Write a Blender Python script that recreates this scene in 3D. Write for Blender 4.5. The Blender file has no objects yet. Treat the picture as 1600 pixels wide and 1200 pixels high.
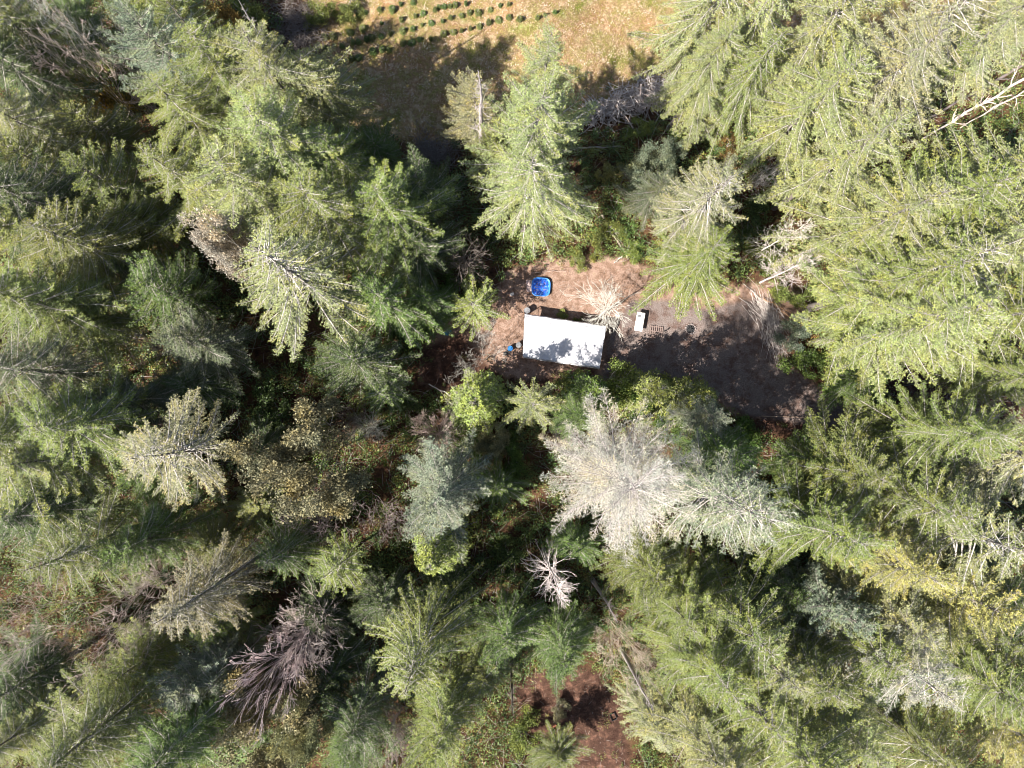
import bpy, math, random
import numpy as np
from mathutils import Matrix, Vector, Euler

# ------------------------------------------------------------------ camera, light
SC = bpy.context.scene
COL = SC.collection
H = 66.0                       # camera height above the clearing
F = 1110.0                     # focal length in photo pixels
NX, NY = 775.0, 630.0          # where straight down falls in the photo
cam_d = bpy.data.cameras.new("camera"); cam = bpy.data.objects.new("camera", cam_d); COL.objects.link(cam)
cam_d.sensor_width = 36.0; cam_d.lens = F / 1600 * 36.0
cam_d.clip_start = 0.5; cam_d.clip_end = 6000
cam.location = (0, 0, H)
cam.rotation_euler = Euler((math.atan((NY - 600) / F), -math.atan((800 - NX) / F), 0), 'XYZ')
SC.camera = cam
RM = np.array(cam.rotation_euler.to_matrix())

SUN_AZ = math.radians(33)      # direction the light travels, measured from +X
SUN_EL = math.radians(48)
w = bpy.data.worlds.new("World"); SC.world = w; w.use_nodes = True
nt = w.node_tree
sky = nt.nodes.new('ShaderNodeTexSky'); sky.sky_type = 'NISHITA'; sky.sun_disc = False
sky.sun_elevation = SUN_EL
sx, sy = -math.cos(SUN_AZ), -math.sin(SUN_AZ)
sky.sun_rotation = math.atan2(sx, sy)
bg = nt.nodes['Background']; bg.inputs['Strength'].default_value = 0.065
nt.links.new(sky.outputs[0], bg.inputs[0])
sd = bpy.data.lights.new("sun", 'SUN'); sun = bpy.data.objects.new("sun", sd); COL.objects.link(sun)
sd.energy = 4.9; sd.angle = math.radians(0.5); sd.color = (1.0, 0.95, 0.87)
ld = Vector((math.cos(SUN_AZ) * math.cos(SUN_EL), math.sin(SUN_AZ) * math.cos(SUN_EL), -math.sin(SUN_EL)))
sun.rotation_euler = ld.to_track_quat('-Z', 'Y').to_euler()
sun.location = (-60, -40, 90)
SC.view_settings.view_transform = 'Standard'; SC.view_settings.look = 'None'
SC.view_settings.gamma = 1.0; SC.view_settings.exposure = 1.3
SC.render.engine = 'CYCLES'
SC.cycles.filter_width = 0.95
SC.cycles.max_bounces = 5; SC.cycles.diffuse_bounces = 3; SC.cycles.transmission_bounces = 2
SC.cycles.glossy_bounces = 2; SC.cycles.transparent_max_bounces = 4

def at(px, py, z=0.0):
    d = RM @ np.array([(px - 800) / F, -(py - 600) / F, -1.0])
    t = (z - H) / d[2]
    return np.array([d[0] * t, d[1] * t, z])

# ------------------------------------------------------------------ mesh helpers
rng = np.random.default_rng(7)
def rs(seed): return np.random.default_rng(seed)

def unit(v):
    return v / np.maximum(np.linalg.norm(v, axis=-1, keepdims=True), 1e-9)

class MB:
    """collects triangles/quads and makes one mesh of them"""
    def __init__(s): s.v = []; s.f = []; s.n = 0
    def add(s, v, f, mat=0, rnd=None, smooth=False):
        v = np.asarray(v, float).reshape(-1, 3); f = np.asarray(f, int)
        if len(f) == 0: return
        if rnd is None: rnd = np.full(len(f), 0.5)
        s.v.append(v); s.f.append((f + s.n, mat, np.asarray(rnd, float), smooth)); s.n += len(v)
    def segs(s, P0, P1, R0, R1, sides=3, mat=0, rnd=None):
        P0 = np.asarray(P0, float).reshape(-1, 3); P1 = np.asarray(P1, float).reshape(-1, 3)
        n = len(P0)
        if n == 0: return
        R0 = np.broadcast_to(R0, (n,)); R1 = np.broadcast_to(R1, (n,))
        d = unit(P1 - P0)
        up = np.where(np.abs(d[:, 2:3]) > 0.9, np.array([[1.0, 0, 0]]), np.array([[0, 0, 1.0]]))
        a = unit(np.cross(d, up)); b = np.cross(d, a)
        th = np.arange(sides) * 2 * math.pi / sides
        ring = a[:, None] * np.cos(th)[None, :, None] + b[:, None] * np.sin(th)[None, :, None]
        v = np.concatenate([P0[:, None] + ring * R0[:, None, None], P1[:, None] + ring * R1[:, None, None]], 1)
        base = (np.arange(n) * 2 * sides)[:, None]
        k = np.arange(sides); k2 = (k + 1) % sides
        f = np.stack([base + k, base + k2, base + sides + k2, base + sides + k], -1).reshape(-1, 4)
        r = None if rnd is None else np.repeat(np.broadcast_to(rnd, (n,)), sides)
        s.add(v.reshape(-1, 3), f, mat, r, True)
    def tube(s, P, R, sides=8, mat=0, cap=True, rnd=None):
        P = np.asarray(P, float); n = len(P); R = np.broadcast_to(R, (n,))
        T = unit(np.gradient(P, axis=0))
        a = unit(np.cross(T[0], [0.31, 0.17, 0.93] if abs(T[0][2]) < 0.9 else [1, 0.1, 0]))
        rings = []
        for i in range(n):
            a = unit(a - T[i] * np.dot(a, T[i])); b = np.cross(T[i], a)
            th = np.arange(sides) * 2 * math.pi / sides
            rings.append(P[i] + R[i] * (np.cos(th)[:, None] * a + np.sin(th)[:, None] * b))
        v = np.concatenate(rings)
        k = np.arange(sides); k2 = (k + 1) % sides
        f = np.concatenate([np.stack([i * sides + k, i * sides + k2, (i + 1) * sides + k2, (i + 1) * sides + k], -1) for i in range(n - 1)])
        s.add(v, f, mat, None if rnd is None else np.full(len(f), rnd), True)
        if cap:
            for i in (0, n - 1):
                vv = np.concatenate([rings[i], [P[i]]])
                ff = [[j, (j + 1) % sides, sides] if i == 0 else [(j + 1) % sides, j, sides] for j in range(sides)]
                s.add(vv, ff, mat, None if rnd is None else np.full(sides, rnd))
    def leaves(s, C, D, S, L, W, rnd, mat=0):
        """rhombic leaves: base C, direction D, side S"""
        n = len(C)
        if n == 0: return
        L = np.broadcast_to(L, (n,))[:, None]; W = np.broadcast_to(W, (n,))[:, None]
        v = np.stack([C, C + D * L * .45 + S * W, C + D * L, C + D * L * .45 - S * W], 1).reshape(-1, 3)
        f = np.arange(4 * n).reshape(-1, 4)
        s.add(v, f, mat, rnd)
    def box(s, c, size, rot=None, mat=0, bevel=0.0, rnd=0.5):
        import bmesh
        bm = bmesh.new(); bmesh.ops.create_cube(bm, size=1)
        bmesh.ops.scale(bm, vec=size, verts=bm.verts)
        if bevel: bmesh.ops.bevel(bm, geom=list(bm.edges), offset=bevel, segments=2, affect='EDGES')
        M = Matrix.Translation(c) @ (rot.to_matrix().to_4x4() if rot else Matrix())
        bmesh.ops.transform(bm, matrix=M, verts=bm.verts)
        bmesh.ops.triangulate(bm, faces=bm.faces)
        bm.verts.index_update()
        s.add([v.co[:] for v in bm.verts], [[v.index for v in f.verts] for f in bm.faces], mat, np.full(len(bm.faces), rnd)); bm.free()
    def mesh(s, name, mats):
        me = bpy.data.meshes.new(name)
        V = np.concatenate(s.v)
        me.vertices.add(len(V)); me.vertices.foreach_set('co', V.astype(np.float32).ravel())
        loops = np.concatenate([f.ravel() for f, *_ in s.f])
        tot = np.concatenate([np.full(len(f), f.shape[1]) for f, *_ in s.f])
        start = np.concatenate([[0], np.cumsum(tot)[:-1]])
        me.loops.add(len(loops)); me.loops.foreach_set('vertex_index', loops.astype(np.int32))
        me.polygons.add(len(tot)); me.polygons.foreach_set('loop_start', start.astype(np.int32))
        me.polygons.foreach_set('loop_total', tot.astype(np.int32))
        me.polygons.foreach_set('material_index', np.concatenate([np.full(len(f), m) for f, m, *_ in s.f]).astype(np.int32))
        me.polygons.foreach_set('use_smooth', np.concatenate([np.full(len(f), sm) for f, m, r, sm in s.f]).astype(bool))
        at_ = me.attributes.new('rnd', 'FLOAT', 'FACE')
        at_.data.foreach_set('value', np.concatenate([r for f, m, r, sm in s.f]).astype(np.float32))
        for m in mats: me.materials.append(m)
        me.update(calc_edges=True)
        return me

def link(name, data, parent=None, loc=(0, 0, 0), color=None):
    o = bpy.data.objects.new(name, data); COL.objects.link(o); o.location = loc
    if parent is not None: o.parent = parent
    if color: o.color = (*color, 1)
    return o
def tag(o, label=None, cat=None, group=None, kind=None):
    if label: o['label'] = label
    if cat: o['category'] = cat
    if group: o['group'] = group
    if kind: o['kind'] = kind
    return o

# ------------------------------------------------------------------ materials
def newmat(name):
    m = bpy.data.materials.new(name); m.use_nodes = True
    return m, m.node_tree, m.node_tree.nodes['Principled BSDF']
def N(nt, t, **kw):
    n = nt.nodes.new(t)
    for k, v in kw.items(): setattr(n, k, v)
    return n
def noise(nt, scale, detail=4, vec=None, rough=.6):
    n = N(nt, 'ShaderNodeTexNoise'); n.inputs['Scale'].default_value = scale; n.inputs['Detail'].default_value = detail
    n.inputs['Roughness'].default_value = rough
    if vec is not None: nt.links.new(vec, n.inputs['Vector'])
    return n.outputs['Fac']
def ramp(nt, fac, stops, interp='LINEAR'):
    r = N(nt, 'ShaderNodeValToRGB'); r.color_ramp.interpolation = interp
    e = r.color_ramp.elements
    while len(e) < len(stops): e.new(0.5)
    for i, (p, c) in enumerate(stops):
        e[i].position = p; e[i].color = (*c, 1) if len(c) == 3 else c
    nt.links.new(fac, r.inputs[0]); return r.outputs[0]
def mix(nt, fac, a, b, mode='MIX'):
    m = N(nt, 'ShaderNodeMix', data_type='RGBA', blend_type=mode)
    for sock, val in ((m.inputs[0], fac), (m.inputs[6], a), (m.inputs[7], b)):
        if isinstance(val, (int, float)): sock.default_value = val
        elif isinstance(val, tuple): sock.default_value = (*val, 1)
        else: nt.links.new(val, sock)
    return m.outputs[2]
def mth(nt, op, a, b=0.0, c=None, clamp=False):
    m = N(nt, 'ShaderNodeMath', operation=op, use_clamp=clamp)
    for i, val in enumerate((a, b) if c is None else (a, b, c)):
        if isinstance(val, (int, float)): m.inputs[i].default_value = val
        else: nt.links.new(val, m.inputs[i])
    return m.outputs[0]

def leafmat(name, transl=0.14, rough=0.55, spread=.7, warm=(1.18, 1.05, .75), dead=0.0):
    m, nt, p = newmat(name)
    oi = N(nt, 'ShaderNodeObjectInfo'); a = N(nt, 'ShaderNodeAttribute'); a.attribute_name = 'rnd'
    tc = N(nt, 'ShaderNodeTexCoord')
    n1 = noise(nt, 0.55, 3, tc.outputs['Object'])
    lo = 1 - spread; hi = 1 + spread
    v = ramp(nt, a.outputs['Fac'], [(0, (lo, lo, lo)), (.5, (1, 1, 1)), (1, (hi, hi, hi * .97))])
    c = mix(nt, 1.0, oi.outputs['Color'], v, 'MULTIPLY')
    v2 = ramp(nt, n1, [(.35, (.82, .9, .95)), (.5, (1, 1, 1)), (.68, warm)])
    c = mix(nt, 1.0, c, v2, 'MULTIPLY')
    nt.links.new(c, p.inputs['Base Color'])
    p.inputs['Roughness'].default_value = rough
    p.inputs['Specular IOR Level'].default_value = 0.2
    tr = N(nt, 'ShaderNodeBsdfTranslucent'); nt.links.new(c, tr.inputs[0])
    mx = N(nt, 'ShaderNodeMixShader'); mx.inputs[0].default_value = transl
    out = nt.nodes['Material Output']
    nt.links.new(p.outputs[0], mx.inputs[1]); nt.links.new(tr.outputs[0], mx.inputs[2]); nt.links.new(mx.outputs[0], out.inputs[0])
    return m
M = {}
M['needle'] = leafmat('conifer_needles')
M['leaf'] = leafmat('broad_leaves', .3, .4, .7)

def woodmat(name, c0, c1, sc=9.0, use_obj=False):
    m, nt, p = newmat(name)
    tc = N(nt, 'ShaderNodeTexCoord')
    n = noise(nt, sc, 5, tc.outputs['Object'])
    c = ramp(nt, n, [(.3, c0), (.7, c1)])
    if use_obj:
        oi = N(nt, 'ShaderNodeObjectInfo'); c = mix(nt, 1.0, oi.outputs['Color'], c, 'MULTIPLY')
    nt.links.new(c, p.inputs['Base Color']); p.inputs['Roughness'].default_value = .85
    b = N(nt, 'ShaderNodeBump'); b.inputs['Strength'].default_value = .5; b.inputs['Distance'].default_value = .03
    nt.links.new(noise(nt, sc * 3, 4, tc.outputs['Object']), b.inputs['Height']); nt.links.new(b.outputs[0], p.inputs['Normal'])
    return m
M['bark'] = woodmat('rough_bark', (.09, .07, .06), (.27, .23, .21))
M['bough'] = woodmat('lichened_bough_wood', (.27, .24, .21), (.66, .61, .55), 5)
M['pale'] = woodmat('bleached_wood', (.65, .62, .6), (1.1, 1.05, 1.0), 5, True)
M['stick'] = woodmat('weathered_sticks', (.24, .19, .17), (.75, .68, .63), 2.5)

# ground: one material; masks field / dirt / gravel / red live in point attributes
m, nt, p = newmat('forest_ground'); M['ground'] = m
tc = N(nt, 'ShaderNodeTexCoord'); P = tc.outputs['Object']
def attr(nm):
    a = N(nt, 'ShaderNodeAttribute'); a.attribute_name = nm; return a.outputs['Fac']
nb = noise(nt, .35, 5, P); nm_ = noise(nt, 1.6, 6, P, .7); nf = noise(nt, 9, 5, P, .75); nff = noise(nt, 28, 3, P, .7)
def brk(nm, k=.9):     # ragged edge
    v = mth(nt, 'ADD', attr(nm), mth(nt, 'MULTIPLY', mth(nt, 'SUBTRACT', nm_, .5), k))
    return mth(nt, 'MULTIPLY_ADD', v, 3.0, -1.0, clamp=True)
forest = ramp(nt, nm_, [(.3, (.035, .022, .015)), (.45, (.085, .045, .028)), (.55, (.13, .075, .04)), (.62, (.055, .07, .018)), (.75, (.10, .11, .02))])
field = ramp(nt, nm_, [(.3, (.15, .15, .035)), (.42, (.31, .25, .10)), (.5, (.25, .16, .09)), (.58, (.41, .30, .18)), (.7, (.53, .44, .30))])
field2 = ramp(nt, nb, [(.35, (.62, .85, .45)), (.5, (1, 1, 1)), (.65, (1.0, .85, .8))])
field = mix(nt, 1.0, field, field2, 'MULTIPLY')
dirt = ramp(nt, nm_, [(.3, (.13, .08, .055)), (.45, (.26, .165, .12)), (.6, (.38, .265, .21)), (.75, (.30, .24, .12))])
gravel = ramp(nt, nf, [(.3, (.13, .105, .105)), (.5, (.20, .165, .155)), (.7, (.30, .25, .235))])
gravel = mix(nt, mth(nt, 'MULTIPLY', nm_, .6), gravel, (.26, .205, .18))
gravel = mix(nt, ramp(nt, noise(nt, .8, 6, P, .75), [(.47, (0, 0, 0)), (.6, (.75, .75, .75))]), gravel, (.12, .07, .055))
red = ramp(nt, nm_, [(.3, (.045, .02, .016)), (.5, (.08, .045, .032)), (.62, (.16, .085, .06)), (.74, (.30, .18, .13))])
c = mix(nt, brk('field', .5), forest, field)
c = mix(nt, brk('dirt', .8), c, dirt)
c = mix(nt, brk('red', .9), c, red)
c = mix(nt, brk('gravel', .5), c, gravel)
sp = ramp(nt, nff, [(.3, (.55, .52, .5)), (.5, (1, 1, 1)), (.72, (1.5, 1.45, 1.4))])
c = mix(nt, 1.0, c, sp, 'MULTIPLY')
sp2 = ramp(nt, nf, [(.33, (.6, .6, .55)), (.5, (1, 1, 1)), (.68, (1.25, 1.2, 1.2))])
c = mix(nt, 1.0, c, sp2, 'MULTIPLY')
nt.links.new(c, p.inputs['Base Color']); p.inputs['Roughness'].default_value = .95
p.inputs['Specular IOR Level'].default_value = .1
b = N(nt, 'ShaderNodeBump'); b.inputs['Strength'].default_value = .8; b.inputs['Distance'].default_value = .12
nt.links.new(nf, b.inputs['Height']); nt.links.new(b.outputs[0], p.inputs['Normal'])

def plain(name, col, rough=.6, metal=0, var=.15, sc=6):
    m, nt, p = newmat(name)
    tc = N(nt, 'ShaderNodeTexCoord'); n = noise(nt, sc, 5, tc.outputs['Object'])
    lo = tuple(x * (1 - var) for x in col); hi = tuple(min(1, x * (1 + var)) for x in col)
    nt.links.new(ramp(nt, n, [(.3, lo), (.7, hi)]), p.inputs['Base Color'])
    p.inputs['Roughness'].default_value = rough; p.inputs['Metallic'].default_value = metal
    M[name] = m; return m
plain('white_tarp', (.64, .63, .66), .5, 0, .2, 1.4)
plain('steel_tube', (.5, .5, .52), .4, .8)
plain('pool_blue', (.05, .22, .75), .35, 0, .25, 3)
plain('pool_rim', (.06, .25, .68), .35, 0, .1, 3)
plain('concrete', (.55, .40, .36), .9, 0, .2)
plain('black_plastic', (.02, .02, .022), .4)
plain('grey_lid', (.25, .25, .26), .5)
plain('blue_plastic', (.03, .20, .55), .4, 0, .2)
plain('teal_plastic', (.06, .35, .6), .45, 0, .3)
plain('table_white', (.85, .78, .72), .4, 0, .04)
plain('pallet_wood', (.22, .16, .14), .85, 0, .35, 8)
plain('stone', (.24, .2, .19), .9, 0, .3, 5)
plain('ash', (.03, .03, .032), .95, 0, .6, 5)
plain('cut_wood', (.35, .2, .13), .8, 0, .3)
plain('rusty_metal', (.24, .09, .05), .75, .3, .5)
# water with floating leaves
m, nt, p = newmat('pool_water'); M['pool_water'] = m
tc = N(nt, 'ShaderNodeTexCoord'); n = noise(nt, 4.5, 5, tc.outputs['Object'], .7)
nt.links.new(ramp(nt, n, [(.36, (.03, .05, .12)), (.43, (.015, .07, .42)), (.57, (.02, .13, .6)), (.63, (.25, .45, .85)), (.70, (.10, .05, .05))]), p.inputs['Base Color'])
p.inputs['Roughness'].default_value = .15

# ------------------------------------------------------------------ ground
def poly(px): return np.array([at(x, y)[:2] for x, y in px])
def sdist(P, pg):
    """signed distance to polygon, + inside"""
    A = pg; B = np.roll(pg, -1, 0); d = np.full(len(P), 1e9); ins = np.zeros(len(P), bool)
    for a, b in zip(A, B):
        ab = b - a; t = np.clip(((P - a) @ ab) / (ab @ ab), 0, 1)
        d = np.minimum(d, np.linalg.norm(P - (a + t[:, None] * ab), axis=1))
        cr = ((a[1] > P[:, 1]) != (b[1] > P[:, 1]))
        xx = (b[0] - a[0]) * (P[:, 1] - a[1]) / (b[1] - a[1] + 1e-12) + a[0]
        ins ^= cr & (P[:, 0] < xx)
    return np.where(ins, d, -d)
PF = poly([(440, -500), (485, 60), (520, 195), (600, 215), (700, 225), (800, 205), (900, 190), (1050, 130), (1300, 75), (1800, 80), (1800, -500)])
PD = poly([(655, 600), (660, 545), (700, 500), (770, 470), (790, 425), (860, 405), (960, 400), (1040, 430), (1090, 455), (1190, 440), (1250, 450), (1262, 500),
           (1225, 560), (1300, 625), (1290, 680), (1190, 660), (1130, 640), (1060, 590), (950, 600), (830, 600), (740, 570), (700, 610)])
PG = poly([(940, 595), (950, 525), (985, 470), (1060, 468), (1100, 485), (1180, 465), (1212, 500), (1215, 560), (1310, 625), (1420, 650), (1560, 690), (1700, 720), (1700, 760), (1450, 700), (1300, 668), (1160, 648), (1090, 600), (1000, 590)])
PR = [poly([(800, 1080), (850, 1040), (930, 1045), (970, 1085), (990, 1230), (880, 1230), (830, 1150)]), poly([(1390, 570), (1520, 590), (1700, 580), (1700, 680), (1500, 650), (1380, 610)]),
      poly([(700, 610), (660, 600), (655, 545), (720, 520), (790, 600), (930, 575), (930, 600), (760, 620)]), poly([(1140, 630), (1290, 668), (1290, 690), (1180, 670)])]
def gz(x, y):
    z = .35 * np.sin(x * .21 + 1) * np.cos(y * .17) + .22 * np.sin(x * .5 + y * .33) + .12 * np.sin(x * 1.1 - y * .9 + 2)
    P2 = np.stack([np.ravel(x), np.ravel(y)], 1)
    k = np.maximum(sdist(P2, PD), sdist(P2, PG))
    k = np.clip((k + 4) / 4, 0, 1).reshape(np.shape(x))
    return z * (1 - k)
def axis(a, b, st):
    inner = np.arange(a, b + 1e-6, st)
    out = st * 1.6 ** np.arange(1, 19) * 1.5
    out = np.cumsum(out)
    return np.concatenate([a - out[::-1], inner, b + out])
X = axis(-52, 54, .35); Y = axis(-40, 44, .35)
gx, gy = np.meshgrid(X, Y)
Zg = gz(gx, gy)
GV = np.stack([gx, gy, Zg], -1).reshape(-1, 3)
nxg, nyg = len(X), len(Y)
ii, jj = np.meshgrid(np.arange(nxg - 1), np.arange(nyg - 1))
q = (jj * nxg + ii).ravel()
GF = np.stack([q, q + 1, q + nxg + 1, q + nxg], -1)
GP = GV[:, :2]
mk = {'field': np.clip(sdist(GP, PF) / 2 + .5, 0, 1), 'dirt': np.clip(sdist(GP, PD) / 1.6 + .5, 0, 1), 'gravel': np.clip(sdist(GP, PG) / 1.4 + .5, 0, 1),
      'red': np.clip(np.max([sdist(GP, g) for g in PR], 0) / 1.8 + .5, 0, 1)}
fc = GV[GF].mean(1)[:, :2]
PX = [poly(q) for q in ([(895, 160), (950, 140), (1050, 105), (1055, 165), (1000, 195), (905, 215)], [(435, -20), (500, -20), (500, 100), (445, 90)], [(645, 220), (715, 230), (710, 262), (650, 255)], [(1175, 460), (1235, 465), (1240, 560), (1190, 555)])]
isG = sdist(fc, PG) > -.5; isF = (~isG) & (sdist(fc, PF) > -.3)
for nm, sel, in (('ground', ~(isG | isF)), ('field', isF), ('gravel_drive', isG)):
    f = GF[sel]; used, inv = np.unique(f, return_inverse=True)
    mb = MB(); mb.add(GV[used], inv.reshape(f.shape), 0, None, True)
    me = mb.mesh(nm, [M['ground']])
    for k, vals in mk.items():
        a = me.attributes.new(k, 'FLOAT', 'POINT'); a.data.foreach_set('value', vals[used].astype(np.float32))
    o = link(nm, me); tag(o, kind='structure')

# ------------------------------------------------------------------ plant makers
def gen_fir(seed, h=24., R=4.6, cb=5., sp=.42, per=5, pw=.75, e_top=40, e_bot=-12, droop=.18, up=.1,
            tw=.32, tw_sp=.21, ang=52, lf=.15, lw=.028, lf_sp=.075, leafy=1.0, twr=.008, br=.010, wood_mat=1, hang=.15, inner=.12, irr=.2):
    r = rs(seed); wood = MB(); crown = MB()
    n = 14; zz = np.linspace(0, h, n)
    wob = np.cumsum(r.normal(0, .03, (n, 2)), 0); wob[0] = 0
    tp = np.column_stack([wob, zz])
    wood.tube(tp, np.interp(zz / h, [0, .05, .5, 1], [.0155 * h, .012 * h, .0075 * h, .02]), 8, 0)
    ph = r.uniform(0, 6.28, 3)
    z = cb; CL = []
    while z < h - .12:
        t = (z - cb) / (h - cb)
        k = max(3, int(round(per * (1 if t < .85 else .8))))
        a0 = r.uniform(0, 6.28)
        for b in range(k):
            az = a0 + b * 6.283 / k + r.normal(0, .25)
            L = R * (1 - t) ** pw * r.uniform(.72, 1.12) + .18
            L *= 1 + irr * math.sin(2 * az + ph[0]) * .6 + irr * math.sin(3 * az + ph[1] + z * .5) * .5
            if t < .12: L *= r.uniform(.5, 1.0)
            if r.random() < .05: L *= .5
            e = math.radians(e_bot + (e_top - e_bot) * t ** 1.3 + r.normal(0, 6))
            zb = z + r.uniform(-.18, .18)
            c0 = np.array([np.interp(zb, zz, tp[:, 0]), np.interp(zb, zz, tp[:, 1]), zb])
            s = np.linspace(0, 1, 7); dr = droop * r.uniform(.6, 1.4); cv = r.normal(0, .12)
            hx = np.array([math.cos(az), math.sin(az), 0]); hy = np.array([-hx[1], hx[0], 0])
            pts = c0 + L * (s[:, None] * math.cos(e) * hx + (cv * s ** 2)[:, None] * hy) + np.outer(L * (s * math.sin(e) - dr * s ** 2 + up * s ** 4), [0, 0, 1])
            wr = np.interp(s, [0, 1], [br * L ** .8 + .006, .006])
            wood.segs(pts[:-1], pts[1:], wr[:-1], wr[1:], 3, wood_mat)
            # twigs
            m = max(3, int(L * (1 - inner) / tw_sp))
            st = inner + (1 - inner) * (np.arange(m) + r.uniform(0, 1, m) * .7) / m
            st = np.concatenate([st, st]); sg = np.repeat([1., -1.], m)
            bp = np.stack([np.interp(st, s, pts[:, j]) for j in range(3)], 1)
            T = unit(np.gradient(pts, axis=0)); bt = unit(np.stack([np.interp(st, s, T[:, j]) for j in range(3)], 1))
            S = unit(np.cross(bt, [0, 0, 1.]))
            an = np.radians(ang + r.normal(0, 9, len(st)))
            td = unit(bt * np.cos(an)[:, None] + S * (np.sin(an) * sg)[:, None] + np.column_stack([r.normal(0, .1, len(st)), r.normal(0, .1, len(st)), r.normal(-hang, .16, len(st))]))
            tl = (tw * L * (1 - st) ** .75 * np.clip(st * 4, .35, 1) + .14) * r.uniform(.65, 1.25, len(st))
            tl = np.minimum(tl, 1.3)
            te = bp + td * tl[:, None]
            wood.segs(bp, te, twr, twr * .4, 3, wood_mat)
            # main tip counts as a twig too
            bp = np.concatenate([bp, pts[-2:-1]]); td = np.concatenate([td, T[-1:]]); tl = np.append(tl, L / 6 + .08)
            # needles / leaflets
            nl = np.maximum(2, (tl / lf_sp * leafy).astype(int)); idx = np.repeat(np.arange(len(tl)), nl * 2)
            u = r.uniform(.05, 1.0, len(idx))
            sgn = np.where(np.arange(len(idx)) % 2 == 0, 1., -1.)
            dd = td[idx]; pp = unit(np.cross(dd, [0, 0, 1.]))
            C = bp[idx] + dd * (tl[idx] * u)[:, None]; C[:, 2] -= .06 * u * u * tl[idx]
            D = unit(dd * .8 + pp * (sgn * .62)[:, None] + r.normal(0, .28, (len(idx), 3)))
            SS = unit(np.cross(D, unit(np.array([0, 0, 1.]) + r.normal(0, .45, (len(idx), 3)))))
            tipf = (u - .5) * .35
            CL.append((C, D, SS, lf * r.uniform(.6, 1.25, len(idx)) * (1.15 - .35 * u), np.clip(.5 + tipf + r.normal(0, .2, len(idx)), 0, 1)))
        z += sp * r.uniform(.75, 1.25) * (1 if t < .8 else .75)
    C, D, S_, L_, R_ = [np.concatenate([x[i] for x in CL]) for i in range(5)]
    crown.leaves(C, D, S_, L_, lw, R_)
    return wood, crown

def grow(r, p, d, L, rad, lev, out, spread, gravity, nch, bend, ends, taper=.62, lratio=.68):
    """recursive bare branching; out collects (p0,p1,r0,r1)"""
    k = 4; pts = [p]; dd = d
    for i in range(k):
        dd = unit(dd + r.normal(0, bend, 3) + np.array([0, 0, gravity])); pts.append(pts[-1] + dd * L / k)
    re = rad * taper
    for i in range(k): out.append((pts[i], pts[i + 1], rad + (re - rad) * i / k, rad + (re - rad) * (i + 1) / k))
    if lev == 0:
        ends.append((pts[-1], dd)); return
    n = r.integers(nch[0], nch[1] + 1)
    for j in range(n):
        tpos = r.uniform(.35, 1.0) if j else 1.0
        i0 = min(int(tpos * k), k - 1); b = pts[i0] + (pts[i0 + 1] - pts[i0]) * (tpos * k - i0)
        ax = unit(np.cross(dd, r.normal(0, 1, 3))); an = spread * r.uniform(.5, 1.2) * (.6 if j == 0 else 1)
        nd = unit(dd * math.cos(an) + ax * math.sin(an))
        grow(r, b, nd, L * lratio * r.uniform(.7, 1.15), (re if j == 0 else re * .8), lev - 1, out, spread, gravity, nch, bend * 1.15, ends, taper, lratio)

def gen_bare(seed, h=10., lev=5, spread=.55, nch=(2, 4), gravity=.02, trunk=.3, stems=1, rad=.12, bend=.12, lratio=.7, fan=.15):
    r = rs(seed); out = []; ends = []; wood = MB(); br = MB()
    L0 = h * trunk
    for s in range(stems):
        d = unit(np.array([0, 0, 1.]) + np.append(r.normal(0, fan, 2), 0))
        grow(r, np.array([r.normal(0, .1) * (stems > 1), r.normal(0, .1) * (stems > 1), 0.]), d, L0, rad * (1 if stems == 1 else .7), lev, out, spread, gravity, nch, bend, ends, .72, lratio)
    P0, P1, R0, R1 = [np.array([o[i] for o in out]) for i in range(4)]
    sc = h / max(P1[:, 2].max(), .1); P0 = P0 * sc; P1 = P1 * sc
    R0 = np.maximum(R0, .013); R1 = np.maximum(R1, .009)
    big = R0 > rad * .6
    wood.segs(P0[big], P1[big], R0[big], R1[big], 6, 0)
    br.segs(P0[~big], P1[~big], R0[~big], R1[~big], 3, 0)
    return wood, br, ends, sc

def gen_twiggy(seed, h=5., R=2.2, n=60, lev=2, rad=.02, up=.5, crook=.16):
    """round bare bush: many stems radiating from the base/trunk"""
    r = rs(seed); out = []; ends = []; wood = MB(); br = MB()
    wood.tube([[0, 0, 0], [.05, 0, h * .3], [0, .05, h * .6]], [.08, .06, .03], 6, 0)
    for i in range(n):
        z = h * r.uniform(.1, .6); az = r.uniform(0, 6.283); e = r.uniform(-.1, 1.2) * up * 2
        d = np.array([math.cos(az) * math.cos(e), math.sin(az) * math.cos(e), math.sin(e)])
        grow(r, np.array([0, 0, z]), d, R * r.uniform(.4, .75), rad, lev, out, .5, .01, (2, 4), crook, ends, .6, .6)
    P0, P1, R0, R1 = [np.array([o[i] for o in out]) for i in range(4)]
    P0[:, 2] = np.maximum(P0[:, 2], .05); P1[:, 2] = np.maximum(P1[:, 2], .05)
    br.segs(P0, P1, np.maximum(R0, .012), np.maximum(R1, .008), 3, 0)
    return wood, br

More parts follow.
